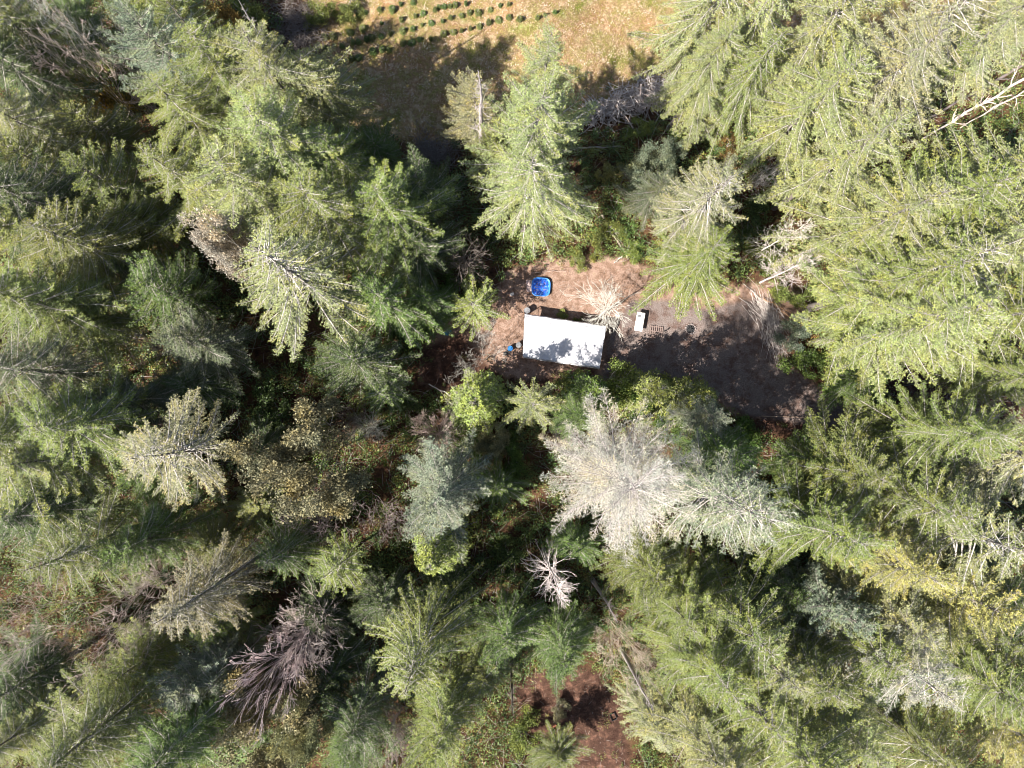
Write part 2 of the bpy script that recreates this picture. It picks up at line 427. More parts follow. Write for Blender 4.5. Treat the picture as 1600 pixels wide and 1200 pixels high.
def gen_snag(seed, h=12., R=2.4, cb=.35, n=60, curl=.5, rad=.012, lev=1, e0=10):
    """dead conifer: bleached trunk, bare crooked limbs"""
    r = rs(seed); wood = MB(); br = MB(); out = []; ends = []
    zz = np.linspace(0, h, 12); wob = np.cumsum(r.normal(0, .04, (12, 2)), 0); wob[0] = 0
    tp = np.column_stack([wob, zz]); wood.tube(tp, np.interp(zz / h, [0, .1, 1], [.02 * h, .014 * h, .02]), 8, 0)
    for i in range(n):
        t = r.uniform(0, 1) ** .9; z = h * (cb + (1 - cb) * t) - .05; az = r.uniform(0, 6.283)
        L = R * (1.05 - t) ** .6 * r.uniform(.5, 1.1); e = math.radians(e0 + 25 * t + r.normal(0, 12))
        c0 = np.array([np.interp(z, zz, tp[:, 0]), np.interp(z, zz, tp[:, 1]), z])
        d = np.array([math.cos(az) * math.cos(e), math.sin(az) * math.cos(e), math.sin(e)])
        grow(r, c0, d, L * .62, rad * (.6 + L / R), lev, out, .5, -.04 * curl, (2, 4), .13, ends, .6, .6)
    P0, P1, R0, R1 = [np.array([o[i] for o in out]) for i in range(4)]
    br.segs(P0, P1, np.maximum(R0, .009), np.maximum(R1, .006), 4, 0)
    return wood, br

def gen_broad(seed, h=9., R=3.5, lev=4, leaf=.11, per=55, cr=.5, flat=.6, stems=3, nch=(2, 4)):
    """broadleaf: forked limbs with leaf clumps at and near the ends"""
    r = rs(seed)
    wood, br, ends, sc = gen_bare(seed, h, lev, .6, nch, .0, .32, stems, .09, .12, .72, .45)
    crown = MB(); E = np.array([e[0] for e in ends]) * sc
    k = R / max(np.percentile(np.linalg.norm(E[:, :2], axis=1), 92), .1)
    for mbx in (wood, br):
        for i, v in enumerate(mbx.v): v[:, :2] *= k
    E[:, :2] *= k
    for mbv, (f, m_, rr, sm) in zip(br.v, br.f): wood.add(mbv, f - f.min(), 1, rr, True)
    idx = np.repeat(np.arange(len(E)), per); off = r.normal(0, 1, (len(idx), 3)); off = unit(off) * (r.uniform(0, 1, len(idx)) ** .5 * cr)[:, None]
    off[:, 2] *= flat
    C = E[idx] + off; D = unit(off + r.normal(0, .3, off.shape) + [0, 0, .1]); S = unit(np.cross(D, unit(np.array([0, 0, 1.]) + r.normal(0, .5, D.shape))))
    tone = np.repeat(r.normal(0, .12, len(E)), per)
    crown.leaves(C, D, S, leaf * r.uniform(.6, 1.3, len(C)), leaf * .36, np.clip(.5 + tone + r.normal(0, .2, len(C)), 0, 1))
    return wood, crown

# prototypes: kind -> list of (base_h, base_R, trunk mesh, crown mesh, crown child name)
PROTO = {}
def reg(kind, h, R, wood, crown, wm, cm, cname):
    PROTO.setdefault(kind, []).append((h, R, wood.mesh(kind + '_trunk', wm), crown.mesh(kind + '_' + cname, cm), cname))
FW = [M['bark'], M['bough']]
for s in range(4):
    reg('fir', 24, 4.6, *gen_fir(100 + s, cb=9.5, R=5.1, pw=.62, sp=(.55, .62, .48, .7)[s], e_bot=-5, per=(5, 6, 5, 5)[s], irr=.4, lf=.17, lw=.024, lf_sp=.07, tw_sp=.17, tw=(.2, .17, .24, .18)[s], ang=48, droop=(.15, .25, .15, .3)[s], up=.14, br=.012), FW, [M['needle']], 'crown')
for s in range(2):      # long open boughs, star from above
    reg('star', 24, 5.4, *gen_fir(120 + s, R=5.4, cb=10, sp=.62, per=5, pw=.6, tw=.2, tw_sp=.17, lf=.14, droop=.3, up=.2, e_top=30, e_bot=-5, ang=48, inner=.3, br=.022, twr=.011, leafy=.85), FW, [M['needle']], 'crown')
for s in range(2):      # sweeping down-curved boughs
    reg('droop', 22, 4.6, *gen_fir(140 + s, h=22, R=4.6, cb=8, sp=.5, per=5, tw=.2, tw_sp=.16, droop=.5, up=.12, e_top=25, e_bot=0, hang=.5, ang=42, inner=.2, lf=.13), FW, [M['needle']], 'crown')
for s in range(3):      # soft dense crown
    reg('soft', 20, 4.2, *gen_fir(160 + s, h=20, R=4.4, cb=7, sp=.5, per=5, pw=.55, tw=(.26, .2, .22)[s], tw_sp=.19, lf=.18, lw=.027, ang=45, hang=0, e_top=60, e_bot=0, droop=.08, up=.15, lf_sp=.08, irr=.35), FW, [M['needle']], 'crown')
for s in range(3):      # young conifers
    reg('young', 7, 2.0, *gen_fir(180 + s, h=7, R=2.0, cb=.5, sp=.3, per=5, pw=.85, tw=.4, tw_sp=.16, lf=.15, lw=.03, droop=.25, hang=.2, lf_sp=.06, e_bot=0), FW, [M['needle']], 'crown')
for s in range(1):      # lichen covered, hardly any needles
    reg('lichen', 24, 5.6, *gen_fir(200 + s, R=5.6, cb=14.5, sp=.8, per=8, pw=.4, tw=.24, tw_sp=.15, lf=.2, lw=.011, lf_sp=.11, leafy=.9, e_top=45, e_bot=0, droop=.16, up=.12, ang=46, wood_mat=1, twr=.010, br=.014, hang=.05, irr=.06), [M['pale'], M['pale']], [M['needle']], 'crown')
for s in range(3):
    wd, b_, _, _ = gen_bare(220 + s, 10, 6, .62, (2, 3), .0, .27, 4 + s % 2, .055, .13, .8, .5)
    allp = np.concatenate(b_.v); k_ = 4 / np.percentile(np.linalg.norm(allp[:, :2], axis=1), 93)
    for mbx in (wd, b_):
        for v in mbx.v: v[:, :2] *= k_
    reg('bare', 10, 4, wd, b_, [M['pale']], [M['pale']], 'branches')
for s in range(2):      # few long plumes, star from above
    reg('whorl', 11, 3.2, *gen_fir(345 + s, h=11, R=3.2, cb=4, sp=.8, per=6, pw=.6, tw=.15, tw_sp=.12, lf=.13, lw=.024, lf_sp=.06, droop=.25, up=.25, e_top=35, e_bot=5, ang=42, inner=.12, br=.012, irr=.15), FW, [M['needle']], 'crown')
for s in range(2):
    wd, b_ = gen_twiggy(240 + s); reg('twiggy', 5, 2.2, wd, b_, [M['pale']], [M['pale']], 'branches')
wd, b_ = gen_twiggy(250, 5, 2.6, 75, 3, .012, .4, .10); reg('dense_twiggy', 5, 2.4, wd, b_, [M['pale']], [M['pale']], 'branches')
wd, b_ = gen_snag(260, 12, 3.0, .3, 75, 1.0, .025, 2, 5); reg('snag', 12, 3.0, wd, b_, [M['pale']], [M['pale']], 'branches')
wd, b_ = gen_snag(261, 8, 3.4, .25, 62, .5, .013, 3, 8); reg('snag_fine', 8, 3.2, wd, b_, [M['pale']], [M['pale']], 'branches')
wd, b_ = gen_snag(262, 20, 1.3, .35, 50, .3, .016, 1, -5); reg('snag_tall', 20, 1.3, wd, b_, [M['pale']], [M['pale']], 'branches')
for s in range(2):
    reg('madrone', 10, 4, *gen_broad(280 + s, 10, 4, 5, .17, 60, .6, .6, 4, (2, 3)), [M['bark'], M['bough']], [M['leaf']], 'crown')
for s in range(3):
    reg('shrub', 2.4, 1.6, *gen_broad(300 + s, 2.4, 1.6, 3, .13, 45, .38, .8, 5, (2, 3)), [M['bark'], M['bough']], [M['leaf']], 'crown')
reg('seedling', .8, .42, *gen_fir(330, h=.8, R=.42, cb=.05, sp=.07, per=5, tw=.5, tw_sp=.06, lf=.09, lw=.02, lf_sp=.03, e_bot=10, droop=.05, br=.01), FW, [M['needle']], 'crown')

T = dict(olive=(.18, .215, .056), pale=(.25, .275, .105), green=(.115, .175, .042), dark=(.085, .12, .04), blue=(.20, .23, .155), bluedark=(.12, .14, .075),
         yellow=(.33, .305, .10), lime=(.225, .26, .07), brown=(.22, .195, .11), cream=(.66, .64, .60), moss=(.165, .185, .05), white=(.72, .69, .66),
         grey=(.5, .44, .43), pink=(.82, .69, .62), dgrey=(.24, .2, .19), straw=(.295, .29, .145), mauve=(.25, .235, .13), bronze=(.20, .12, .045))
KIND = {'fir': ('fir_tree', 'fir tree'), 'star': ('fir_tree', 'fir tree'), 'droop': ('spruce_tree', 'conifer'), 'soft': ('fir_tree', 'fir tree'), 'young': ('young_conifer', 'young conifer'),
        'whorl': ('young_conifer', 'young conifer'),
        'lichen': ('lichened_tree', 'dying tree'), 'bare': ('bare_tree', 'bare tree'), 'twiggy': ('bare_bush', 'bare bush'), 'dense_twiggy': ('bare_bush', 'bare bush'),
        'snag': ('dead_tree', 'dead tree'), 'snag_fine': ('dead_tree', 'dead tree'), 'snag_tall': ('dead_tree', 'dead tree'), 'madrone': ('broadleaf_tree', 'broadleaf tree'),
        'shrub': ('leafy_shrub', 'shrub'), 'seedling': ('tree_seedling', 'seedling')}
GROUP = {'fir': 'firs of the forest', 'star': 'firs of the forest', 'soft': 'firs of the forest', 'droop': 'drooping conifers of the forest', 'young': 'young conifers in the forest', 'whorl': 'young conifers in the forest', 'bare': 'bare broadleaf trees',
         'twiggy': 'bare twiggy bushes', 'dense_twiggy': 'bare twiggy bushes', 'snag': 'dead trees', 'snag_fine': 'dead trees', 'snag_tall': 'dead trees', 'madrone': 'broadleaf evergreens', 'shrub': 'leafy shrubs in the clearings',
         'lichen': 'dead trees', 'seedling': 'seedlings planted in rows in the field'}
count = {}
KS = {'fir': .76, 'star': .84, 'droop': .8, 'soft': .72, 'young': .6, 'whorl': .75, 'lichen': .97, 'madrone': .75, 'bare': .7, 'shrub': .6, 'snag_tall': .85, 'twiggy': .6, 'dense_twiggy': .6}
prand = random.Random(5)
def plant(kind, px, py, h, R, tint, label, rot=None, var=None, lean=(0, 0)):
    pr = PROTO[kind]; i = count.get(kind, 0); count[kind] = i + 1
    bh, bR, tm, cm, cname = pr[(i if var is None else var) % len(pr)]
    ks = KS.get(kind, 1.0)
    if kind in ('fir', 'star', 'droop', 'soft'): h *= .83; R *= 1.03
    p = at(px, py, h * ks)
    zb = float(gz(np.array([p[0]]), np.array([p[1]]))[0]) - .05
    p = at(px, py, h * ks + zb)
    e = link(KIND[kind][0], None, loc=(p[0], p[1], zb)); e.empty_display_size = .5
    e.rotation_euler = (lean[0], lean[1], prand.uniform(0, 6.283) if rot is None else rot)
    e.scale = (R / bR, R / bR, h / bh)
    tag(e, label, KIND[kind][1], GROUP[kind])
    c = T[tint] if isinstance(tint, str) else tint
    j = prand.uniform(.92, 1.1); c = tuple(x * j * prand.uniform(.96, 1.04) for x in c)
    link('trunk', tm, e, color=c); link(cname, cm, e, color=(.44, .42, .345) if kind == 'lichen' else c)
    return e

# kind, apex px, apex py, height, radius, tint, label
TREES = [
 # ---- top left
 ('soft', 232, -8, 14, 3.4, 'lime', 'yellow green crown touching the top edge left of the leaning grey trunk'),
 ('soft', 285, 40, 15, 3.2, 'moss', 'yellow green crown just below the top edge, beside the leaning bare grey trunk'),
 ('fir', 10, 95, 19, 4.2, 'dark', 'dark bluish fir at the left edge below the white bare tree'),
 ('soft', 120, 30, 9, 3.0, 'green', 'low bright green tree at the top between the two white bare trees'),
 ('fir', 25, 190, 20, 4.2, 'pale', 'pale green fir at the left edge, upper one with fine grey boughs'),
 ('soft', 150, 200, 17, 3.0, 'moss', 'small green fir in the upper left forest beside the orange brown shrubs'),
 ('soft', 245, 75, 23, 3.8, 'blue', 'soft pale bluish fir right of the orange shrubs near the top left'),
 ('fir', 335, 100, 24, 4.2, 'olive', 'olive fir between the soft bluish fir and the tall pale firs'),
 ('fir', 280, 165, 22, 3.6, 'lime', 'yellowish green fir above the dark gap in the upper left forest'),
 ('fir', 420, 110, 27, 4.4, 'pale', 'pale green fir with small spires left of the brown twig heap'),
 ('fir', 492, 130, 21, 3.7, 'pale', 'pale green fir whose tips point into the lower corner of the field'),
 ('fir', 430, 215, 28, 5.0, 'pale', 'broad pale fir in the middle of the large pale group at upper left'),
 ('fir', 522, 245, 22, 4.2, 'olive', 'olive fir at the shaded lower left corner of the field'),
 ('soft', 590, 238, 12, 3.2, 'green', 'mid green fir under the sunlit patch at the lower corner of the field'),
 ('fir', 375, 285, 27, 4.6, 'pale', 'pale olive fir left of the broad pale fir, showing light branches'),
 ('fir', 500, 325, 26, 4.8, 'olive', 'olive green fir just above the star shaped open fir'),
 ('fir', 600, 325, 24, 4.2, 'olive', 'olive green fir left of the dark brown twig heap in the gap'),
 ('soft', 660, 300, 17, 3.6, 'dark', 'dark green fir in shade between the left forest and the centre group'),
 ('soft', 655, 385, 15, 3.4, 'dark', 'dark green conifer left of the grey round bare bush'),
 # ---- left
 ('fir', 275, 270, 24, 3.8, 'olive', 'olive fir with whitish inner boughs above the pinkish white broadleaf'),
 ('soft', 168, 285, 21, 3.4, 'olive', 'light green fir standing alone right of the yellow green left edge tree'),
 ('fir', 15, 300, 25, 4.4, 'dark', 'dark green fir at the left edge between the pale one and the yellow one'),
 ('soft', 30, 365, 22, 4.2, 'lime', 'bright yellow green fir at the left edge above the bare lichened boughs'),
 ('fir', 110, 375, 23, 4.0, 'moss', 'thin mossy fir with many grey bare boughs right of the yellow green one'),
 ('fir', 45, 470, 24, 4.6, 'olive', 'green fir near the left edge below the thin mossy one'),
 ('soft', 130, 505, 17, 3.4, 'moss', 'mossy green low tree with grey twigs near the left edge middle'),
 ('soft', 255, 455, 19, 3.6, 'green', 'fresh green fir above the dead grey top, left of the star shaped fir'),
 ('soft', 300, 535, 18, 3.6, 'bluedark', 'bluish dark fir just below and right of the dead grey top'),
 ('fir', 30, 575, 24, 4.2, 'bluedark', 'dark bluish fir at the left edge above the wide olive fir'),
 ('star', 428, 412, 28, 5.6, 'pale', 'large open fir with star shaped white boughs left of the clearing'),
 ('soft', 600, 470, 17, 4.0, 'green', 'mid green conifer right of the star shaped open fir'),
 ('soft', 560, 565, 16, 4.0, 'dark', 'dark green conifer at the lower tip of the star shaped open fir'),
 ('soft', 665, 470, 10, 2.8, 'green', 'rich green low conifer left of the yellow green hemlock'),
 ('fir', -5, 690, 27, 5.0, 'olive', 'wide olive fir at the left edge with long hanging boughs'),
 ('fir', 110, 665, 25, 4.4, 'olive', 'olive fir right of the wide left edge fir, over a dark gap'),
 ('star', 243, 712, 26, 4.6, 'straw', 'straw tinted open fir with white trunk left of the round broadleaf tree'),
 ('soft', 228, 745, 15, 2.4, 'green', 'small bright green conifer tucked under the straw tinted open fir'),
 ('soft', 300, 600, 10, 3.4, 'dark', 'dark low conifer in shade above the straw tinted open fir'),
 ('fir', 40, 800, 20, 4.4, 'dark', 'very dark fir in the shaded gap at the left edge'),
 ('fir', 108, 870, 24, 4.0, 'moss', 'mid green fir leaning left above the pinkish bare branches'),
 ('soft', 215, 850, 18, 3.8, 'green', 'green conifer right of the leaning mid green fir'),
 ('droop', 285, 945, 25, 4.6, 'brown', 'brownish olive conifer with long combed hanging boughs'),
 ('droop', 430, 870, 14, 3.6, 'green', 'darker conifer with hanging boughs below the grey fan of bare branches'),
 ('soft', 400, 785, 7, 2.6, 'lime', 'bright lime green small conifer under the round broadleaf tree'),
 ('whorl', 520, 890, 12, 3.2, 'lime', 'young bright conifer with sunlit boughs right of the combed conifer'),
 ('soft', 30, 1070, 15, 4.2, 'dark', 'dark green fir at the left edge near the bottom'),
 ('fir', 20, 1150, 18, 4.0, 'moss', 'mossy fir in the bottom left corner'),
 ('fir', 120, 1165, 25, 4.6, 'moss', 'yellow green fir at the bottom left, tip pointing down left'),
 ('soft', 205, 1045, 17, 3.0, 'lime', 'lime green conifer above the yellow green bottom left fir'),
 ('soft', 300, 1065, 17, 3.8, 'blue', 'soft bluish conifer left of the lavender bare bush'),
 ('fir', 255, 1180, 24, 4.2, 'green', 'green fir cut by the bottom edge beside the yellow green one'),
 ('soft', 340, 980, 12, 3.0, 'olive', 'olive green low conifer under the combed hanging boughs'),
 # ---- bottom centre left
 ('droop', 645, 1045, 26, 4.9, 'olive', 'olive conifer with sweeping boughs and an axis pointing down left at bottom centre'),
 ('soft', 690, 1140, 20, 3.8, 'olive', 'rounded green fir at the bottom below the sweeping conifer'),
 ('soft', 755, 1050, 14, 3.4, 'moss', 'mossy green conifer right of the sweeping olive conifer'),
 ('soft', 790, 990, 16, 3.6, 'green', 'mid green conifer above the red brown bottom clearing, left one'),
 ('soft', 875, 1010, 17, 3.4, 'green', 'bright green conifer directly above the red brown bottom clearing'),
 ('soft', 560, 1130, 16, 3.6, 'dark', 'dark conifer in deep shade at the bottom between broadleaf and rounded fir'),
 ('soft', 600, 940, 11, 3.4, 'dark', 'dark low conifer in the shaded hollow above the sweeping olive conifer'),
 ('soft', 690, 775, 20, 4.3, 'blue', 'round blue grey fir above the yellow green hemlock'),
 ('young', 682, 855, 14, 3.4, 'lime', 'yellow green hemlock peeking out under the round blue grey fir'),
 ('whorl', 600, 612, 11, 2.6, 'green', 'small fresh green conifer above the white twiggy bushes'),
 ('whorl', 832, 632, 13, 3.2, 'pale', 'small grey green star shaped conifer below the white canopy'),
 ('whorl', 740, 475, 8, 3.3, 'lime', 'yellow green young hemlock left of the brown clearing'),
 ('young', 742, 628, 13, 3.3, 'lime', 'yellow green young conifer left of the small star shaped one'),
 ('soft', 780, 760, 8, 2.6, 'green', 'low green conifer right of the round blue grey fir'),
 ('young', 700, 930, 9, 2.8, 'dark', 'dark young conifer between the hemlock and the sweeping olive conifer'),
 # ---- centre
 ('fir', 852, 108, 25, 3.4, 'pale', 'grey green fir alone in the lower part of the field'),
 ('fir', 840, 200, 28, 5.2, 'pale', 'tall pale fir standing in the centre above the blue pool'),
 ('star', 832, 275, 24, 5.0, 'pale', 'pale silvery fir just below the tall centre one, nearest the blue pool'),
 ('soft', 742, 165, 20, 2.8, 'straw', 'thin yellowish fir with a bare white top left of the centre pale firs'),
 ('soft', 765, 240, 15, 2.6, 'moss', 'mossy narrow conifer at the left foot of the tall centre fir'),
 ('star', 1122, 300, 24, 4.6, 'straw', 'yellowish fir with bare straw coloured top boughs above the gravel'),
 ('fir', 1100, 398, 19, 4.2, 'olive', 'bright green fir leaning over the fire ring and gravel'),
 ('soft', 1030, 300, 13, 2.8, 'bluedark', 'grey green conifer between the pale centre firs and the yellowish one'),
 ('lichen', 990, 768, 28, 5.9, 'cream', 'huge cream white lichened tree with radiating twigs below the gravel'),
 ('star', 1165, 795, 32, 5.2, (.21, .24, .15), 'grey green fir with upright spires right of the cream white tree'),
 ('soft', 1105, 650, 15, 2.7, 'blue', 'bluish conifer at the lower edge of the gravel, above the spired fir'),
 ('young', 1015, 612, 12, 2.7, 'lime', 'yellow green young conifer on the lower edge of the gravel, left of its neighbour'),
 ('young', 1085, 622, 11, 2.6, 'lime', 'lime young conifer on the lower gravel edge between two others'),
 ('young', 925, 620, 12, 2.7, 'green', 'rich green low conifer touching the lower right corner of the white canopy'),
 ('soft', 1010, 890, 19, 3.4, 'olive', 'bright green fir below the cream white tree'),
 ('soft', 1085, 930, 20, 3.6, 'olive', 'yellowish green fir below the gap under the spired fir'),
 ('soft', 900, 850, 9, 2.6, 'green', 'low green conifer right of the white snag'),
 # ---- top right
 ('droop', 1140, -30, 28, 5.2, 'pale', 'pale conifer with long ribbed boughs right of the field, reaching the top edge'),
 ('droop', 1205, -10, 27, 4.8, 'pale', 'pale conifer with hanging ribs at the top, second one right of the field'),
 ('fir', 1115, 90, 22, 3.8, 'pale', 'pale fir right beside the grey slash pile'),
 ('droop', 1190, 95, 24, 4.2, 'olive', 'olive ribbed conifer above the curled white bare branches'),
 ('fir', 1300, 30, 28, 5.0, 'pale', 'pale fir near the top in the upper right forest, over pinkish ground'),
 ('fir', 1290, 145, 26, 5.0, 'pale', 'pale green fir in the upper right mass, above the curled bare branches'),
 ('fir', 1400, 110, 28, 5.2, 'straw', 'straw green fir in the middle of the upper right mass'),
 ('star', 1480, 20, 29, 5.4, 'straw', 'open straw green fir at the top beside the brown ground gap'),
 ('fir', 1590, 20, 28, 4.6, 'straw', 'straw green fir in the top right corner'),
 ('fir', 1350, 225, 26, 4.2, 'pale', 'pale green fir left of the long fallen white trunk'),
 ('fir', 1455, 105, 24, 3.2, 'olive', 'olive fir just above the long fallen white trunk'),
 # ---- right mass
 ('fir', 1590, 275, 28, 4.6, 'pale', 'pale fir at the right edge just below the fallen white trunk'),
 ('fir', 1490, 315, 28, 4.8, 'olive', 'bright green fir in the upper part of the dense right mass'),
 ('fir', 1405, 330, 27, 5.0, 'pale', 'pale fir on the left side of the dense right mass beside the white snag'),
 ('fir', 1600, 370, 29, 5.6, 'pale', 'pale green fir on the right edge, halfway down the dense mass'),
 ('star', 1500, 410, 29, 5.8, 'pale', 'large pale fir with white flecks in the heart of the dense right mass'),
 ('fir', 1432, 430, 28, 5.2, 'olive', 'green fir on the left side of the dense right mass, next to the brush pile'),
 ('fir', 1460, 500, 29, 5.2, 'pale', 'pale fir with white fleck boughs low in the dense right mass'),
 ('fir', 1580, 490, 28, 5.0, 'olive', 'olive fir at the right edge above the brown bare branches'),
 ('fir', 1400, 512, 20, 4.0, 'moss', 'darker fir at the lower left corner of the dense right mass'),
 ('soft', 1350, 595, 9, 3.0, 'green', 'dark green low conifer at the right end of the gravel'),
 # ---- lower right
 ('droop', 1640, 715, 28, 5.0, 'straw', 'straw olive conifer with upright finger boughs at the right edge'),
 ('fir', 1500, 680, 25, 4.3, 'olive', 'olive fir with many small spires below the brown bare branches'),
 ('soft', 1425, 668, 15, 3.4, 'moss', 'mossy conifer right of the end of the gravel'),
 ('soft', 1275, 722, 13, 3.6, 'green', 'green conifer just below the lower edge of the gravel'),
 ('fir', 1340, 740, 20, 4.4, 'moss', 'mossy green fir in the shaded middle of the lower right forest'),
 ('fir', 1450, 790, 25, 4.6, 'olive', 'olive green fir left of the black gap at the right'),
 ('fir', 1300, 830, 25, 4.6, 'olive', 'olive green fir right of the grey green spired fir'),
 ('star', 1560, 850, 28, 5.0, 'pale', 'pale open fir with white boughs at right below the black gap'),
 ('fir', 1400, 880, 25, 4.2, 'yellow', 'yellow green fir with golden tips, left one of the golden group'),
 ('soft', 1490, 925, 25, 4.6, 'yellow', 'golden yellow fir, the brightest one in the lower right forest'),
 ('fir', 1590, 960, 26, 4.2, 'dark', 'dark green fir at the right edge beside the golden fir'),
 ('soft', 1225, 920, 15, 3.4, 'green', 'green conifer around a black gap under the spired fir'),
 ('soft', 1300, 950, 22, 3.8, 'blue', 'grey green conifer left of the golden firs'),
 ('fir', 1170, 985, 25, 4.4, 'olive', 'olive green fir with twisted tips above the bottom right mass'),
 ('fir', 1115, 1050, 25, 4.4, 'olive', 'bright green fir right of the bare white forked tree'),
 ('fir', 1265, 1050, 24, 4.4, 'moss', 'mossy fir left of the grey lichened fir near the bottom'),
 ('star', 1440, 1060, 28, 5.0, (.30, .29, .22), 'greyish fir full of white twigs near the bottom right'),
 ('fir', 1540, 1070, 26, 4.2, 'olive', 'olive fir right of the greyish twiggy fir near the bottom'),
 ('soft', 1600, 1150, 24, 4.2, 'yellow', 'yellowish green fir at the right edge near the bottom corner'),
 ('fir', 1180, 1110, 25, 4.6, 'olive', 'olive fir in the bottom right mass, right of the small open fir'),
 ('fir', 1120, 1190, 25, 4.6, 'pale', 'pale green fir cut by the bottom edge, right of the red clearing'),
 ('fir', 1255, 1180, 26, 4.6, 'olive', 'olive green fir cut by the bottom edge, third from the red clearing'),
 ('fir', 1330, 1150, 24, 3.6, 'pale', 'pale green fir pointing its tip at the black bottom gap'),
 ('fir', 1500, 1215, 24, 4.2, 'moss', 'mossy fir cut by the bottom edge near the right corner'),
 ('droop', 1030, 1145, 17, 3.2, 'straw', 'small open straw green fir at the right of the red brown clearing'),
 ('soft', 870, 1180, 8, 2.4, 'moss', 'mossy low conifer at the lower left rim of the red brown clearing'),
 ('soft', 1130, 712, 18, 3.2, 'green', 'green conifer between the lower bend of the gravel and the spired fir'),
 ('soft', 905, 648, 18, 2.3, 'green', 'slim green conifer between the star shaped conifer and the cream white tree'),
 # ---- fillers seen between the others
 ('soft', 60, 250, 20, 3.6, 'moss', 'mossy fir between the upper pale left edge fir and the light green lone fir'),
 ('soft', 215, 345, 17, 3.4, 'moss', 'mossy green fir left of the pinkish white broadleaf tree'),
 ('soft', 200, 415, 13, 3.2, 'dark', 'dark low conifer above the fresh green fir in the left forest'),
 ('fir', 60, 720, 22, 3.8, 'pale', 'pale olive fir on the lower side of the wide olive left edge fir'),
 ('soft', 200, 625, 15, 3.6, 'bluedark', 'bluish dark conifer in the shade above the straw tinted open fir'),
 ('soft', 330, 850, 10, 3.2, 'moss', 'mossy low conifer between the leaning green fir and the grey bare fan'),
 ('fir', 350, 1050, 15, 3.6, 'bluedark', 'bluish dark fir between the soft bluish conifer and the lavender tree'),
 ('soft', 350, 1150, 11, 3.8, 'green', 'green conifer left of the bronze leaved broadleaf tree'),
 ('soft', 520, 1050, 10, 3.2, 'dark', 'dark low conifer right of the lavender bare tree'),
 ('soft', 545, 1170, 12, 3.2, 'green', 'low green conifer at the bottom edge beside the yellowish broadleaf'),
 ('soft', 470, 1090, 12, 2.8, 'bluedark', 'bluish low conifer between the lavender tree and the bronze broadleaf'),
 ('soft', 500, 960, 10, 2.8, 'dark', 'dark low conifer behind the upper lavender bare tree'),
 ('soft', 400, 700, 8, 2.6, 'dark', 'dark low conifer between the straw tinted fir and the round broadleaf'),
 ('fir', 10, 30, 20, 3.4, 'moss', 'mossy fir in the top left corner under the white bare tree'),
 ('soft', 1530, 760, 12, 3.4, 'dark', 'dark low conifer in the black gap at the right'),
 ('fir', 1560, 1000, 24, 4.0, 'moss', 'mossy fir between the dark right edge fir and the olive one below'),
 ('fir', 1400, 970, 25, 4.0, 'straw', 'straw green fir just below the left golden fir'),
 ('fir', 1350, 1010, 24, 4.0, 'olive', 'olive fir right of the mossy one near the bottom right'),
 ('soft', 1400, 1120, 8, 3.0, 'dark', 'dark low conifer in the black gap near the bottom right'),
 ('fir', 1600, 590, 24, 3.0, 'olive', 'small olive fir top at the right edge over the brown bare branches'),
 ('fir', 1210, 1040, 24, 4.0, 'pale', 'pale olive fir in the middle of the bottom right mass'),
 ('fir', 1062, 960, 20, 3.4, 'olive', 'olive fir left of the twisted tip fir under the cream white tree'),
 # ---- broadleaf evergreens
 ('madrone', 478, 712, 18, 4.3, 'mauve', 'round broadleaf tree with dusty green leaves and red twigs left of centre'),
 ('madrone', 325, 372, 24, 2.6, (.5, .44, .36), 'pinkish white leaved broadleaf tree in the left forest'),
 ('madrone', 430, 1130, 14, 4.2, 'mauve', 'bronze leaved broadleaf tree at the bottom left'),
 ('madrone', 470, 1170, 17, 2.6, 'straw', 'yellowish broadleaf crown at the bottom beside the bronze leaved one'),
 ('madrone', 1035, 265, 9, 2.4, 'blue', 'greyish broadleaf between the fallen pole and the yellowish fir'),
 ('madrone', 775, 690, 6, 2.0, 'mauve', 'small dull broadleaf left of the grey green star shaped conifer'),
 # ---- bare
 ('bare', 35, 18, 18, 3.4, 'white', 'white bare tree in the top left corner'),
 ('bare', 85, 85, 19, 4.6, 'pink', 'wide fan of pale bare branches near the top left corner'),
 ('bare', 172, 50, 12, 2.0, 'white', 'narrow white bare tree at the top between green crowns'),
 ('bare', 125, 965, 18, 5.6, 'pink', 'wide pinkish bare tree spreading over the lower left forest'),
 ('bare', 20, 985, 14, 4.0, 'pink', 'pale bare tree at the left edge beside the wide pinkish one'),
 ('bare', 205, 950, 17, 3.6, 'pink', 'tangled pinkish bare branches right of the wide pinkish bare tree'),
 ('bare', 548, 790, 14, 4.6, 'grey', 'grey fan of bare branches right of the round broadleaf tree'),
 ('bare', 460, 830, 9, 3.0, 'grey', 'grey bare branches below the round broadleaf tree'),
 ('bare', 985, 1035, 17, 3.2, 'pink', 'forked pale bare tree above the red brown clearing'),
 ('bare', 755, 555, 10, 2.6, 'white', 'white forked bare tree left of the white canopy'),
 ('bare', 725, 632, 14, 2.3, 'white', 'white bare branches over the yellow green young conifer'),
 ('bare', 1580, 625, 12, 4.6, 'grey', 'brown grey fan of bare branches at the right edge'),
 ('bare', 1210, 250, 10, 2.4, 'white', 'curled white bare branches in the gap below the ribbed conifers'),
 ('snag_fine', 1262, 350, 12, 1.9, 'white', 'upper white snag with crooked limbs left of the dense right mass'),
 ('snag_fine', 1268, 405, 11, 2.2, 'white', 'lower white snag with tangled limbs above the brush pile'),
 ('snag', 876, 935, 17, 2.6, 'white', 'bright white dead tree with curled limbs and a thick trunk'),
 ('snag_fine', 957, 477, 7.4, 3.2, 'white', 'bleached dead tree with radiating limbs at the corner of the white canopy'),
 ('snag_tall', 745, 150, 21, 1.6, 'grey', 'thin bare white top poking out left of the pale centre firs'),
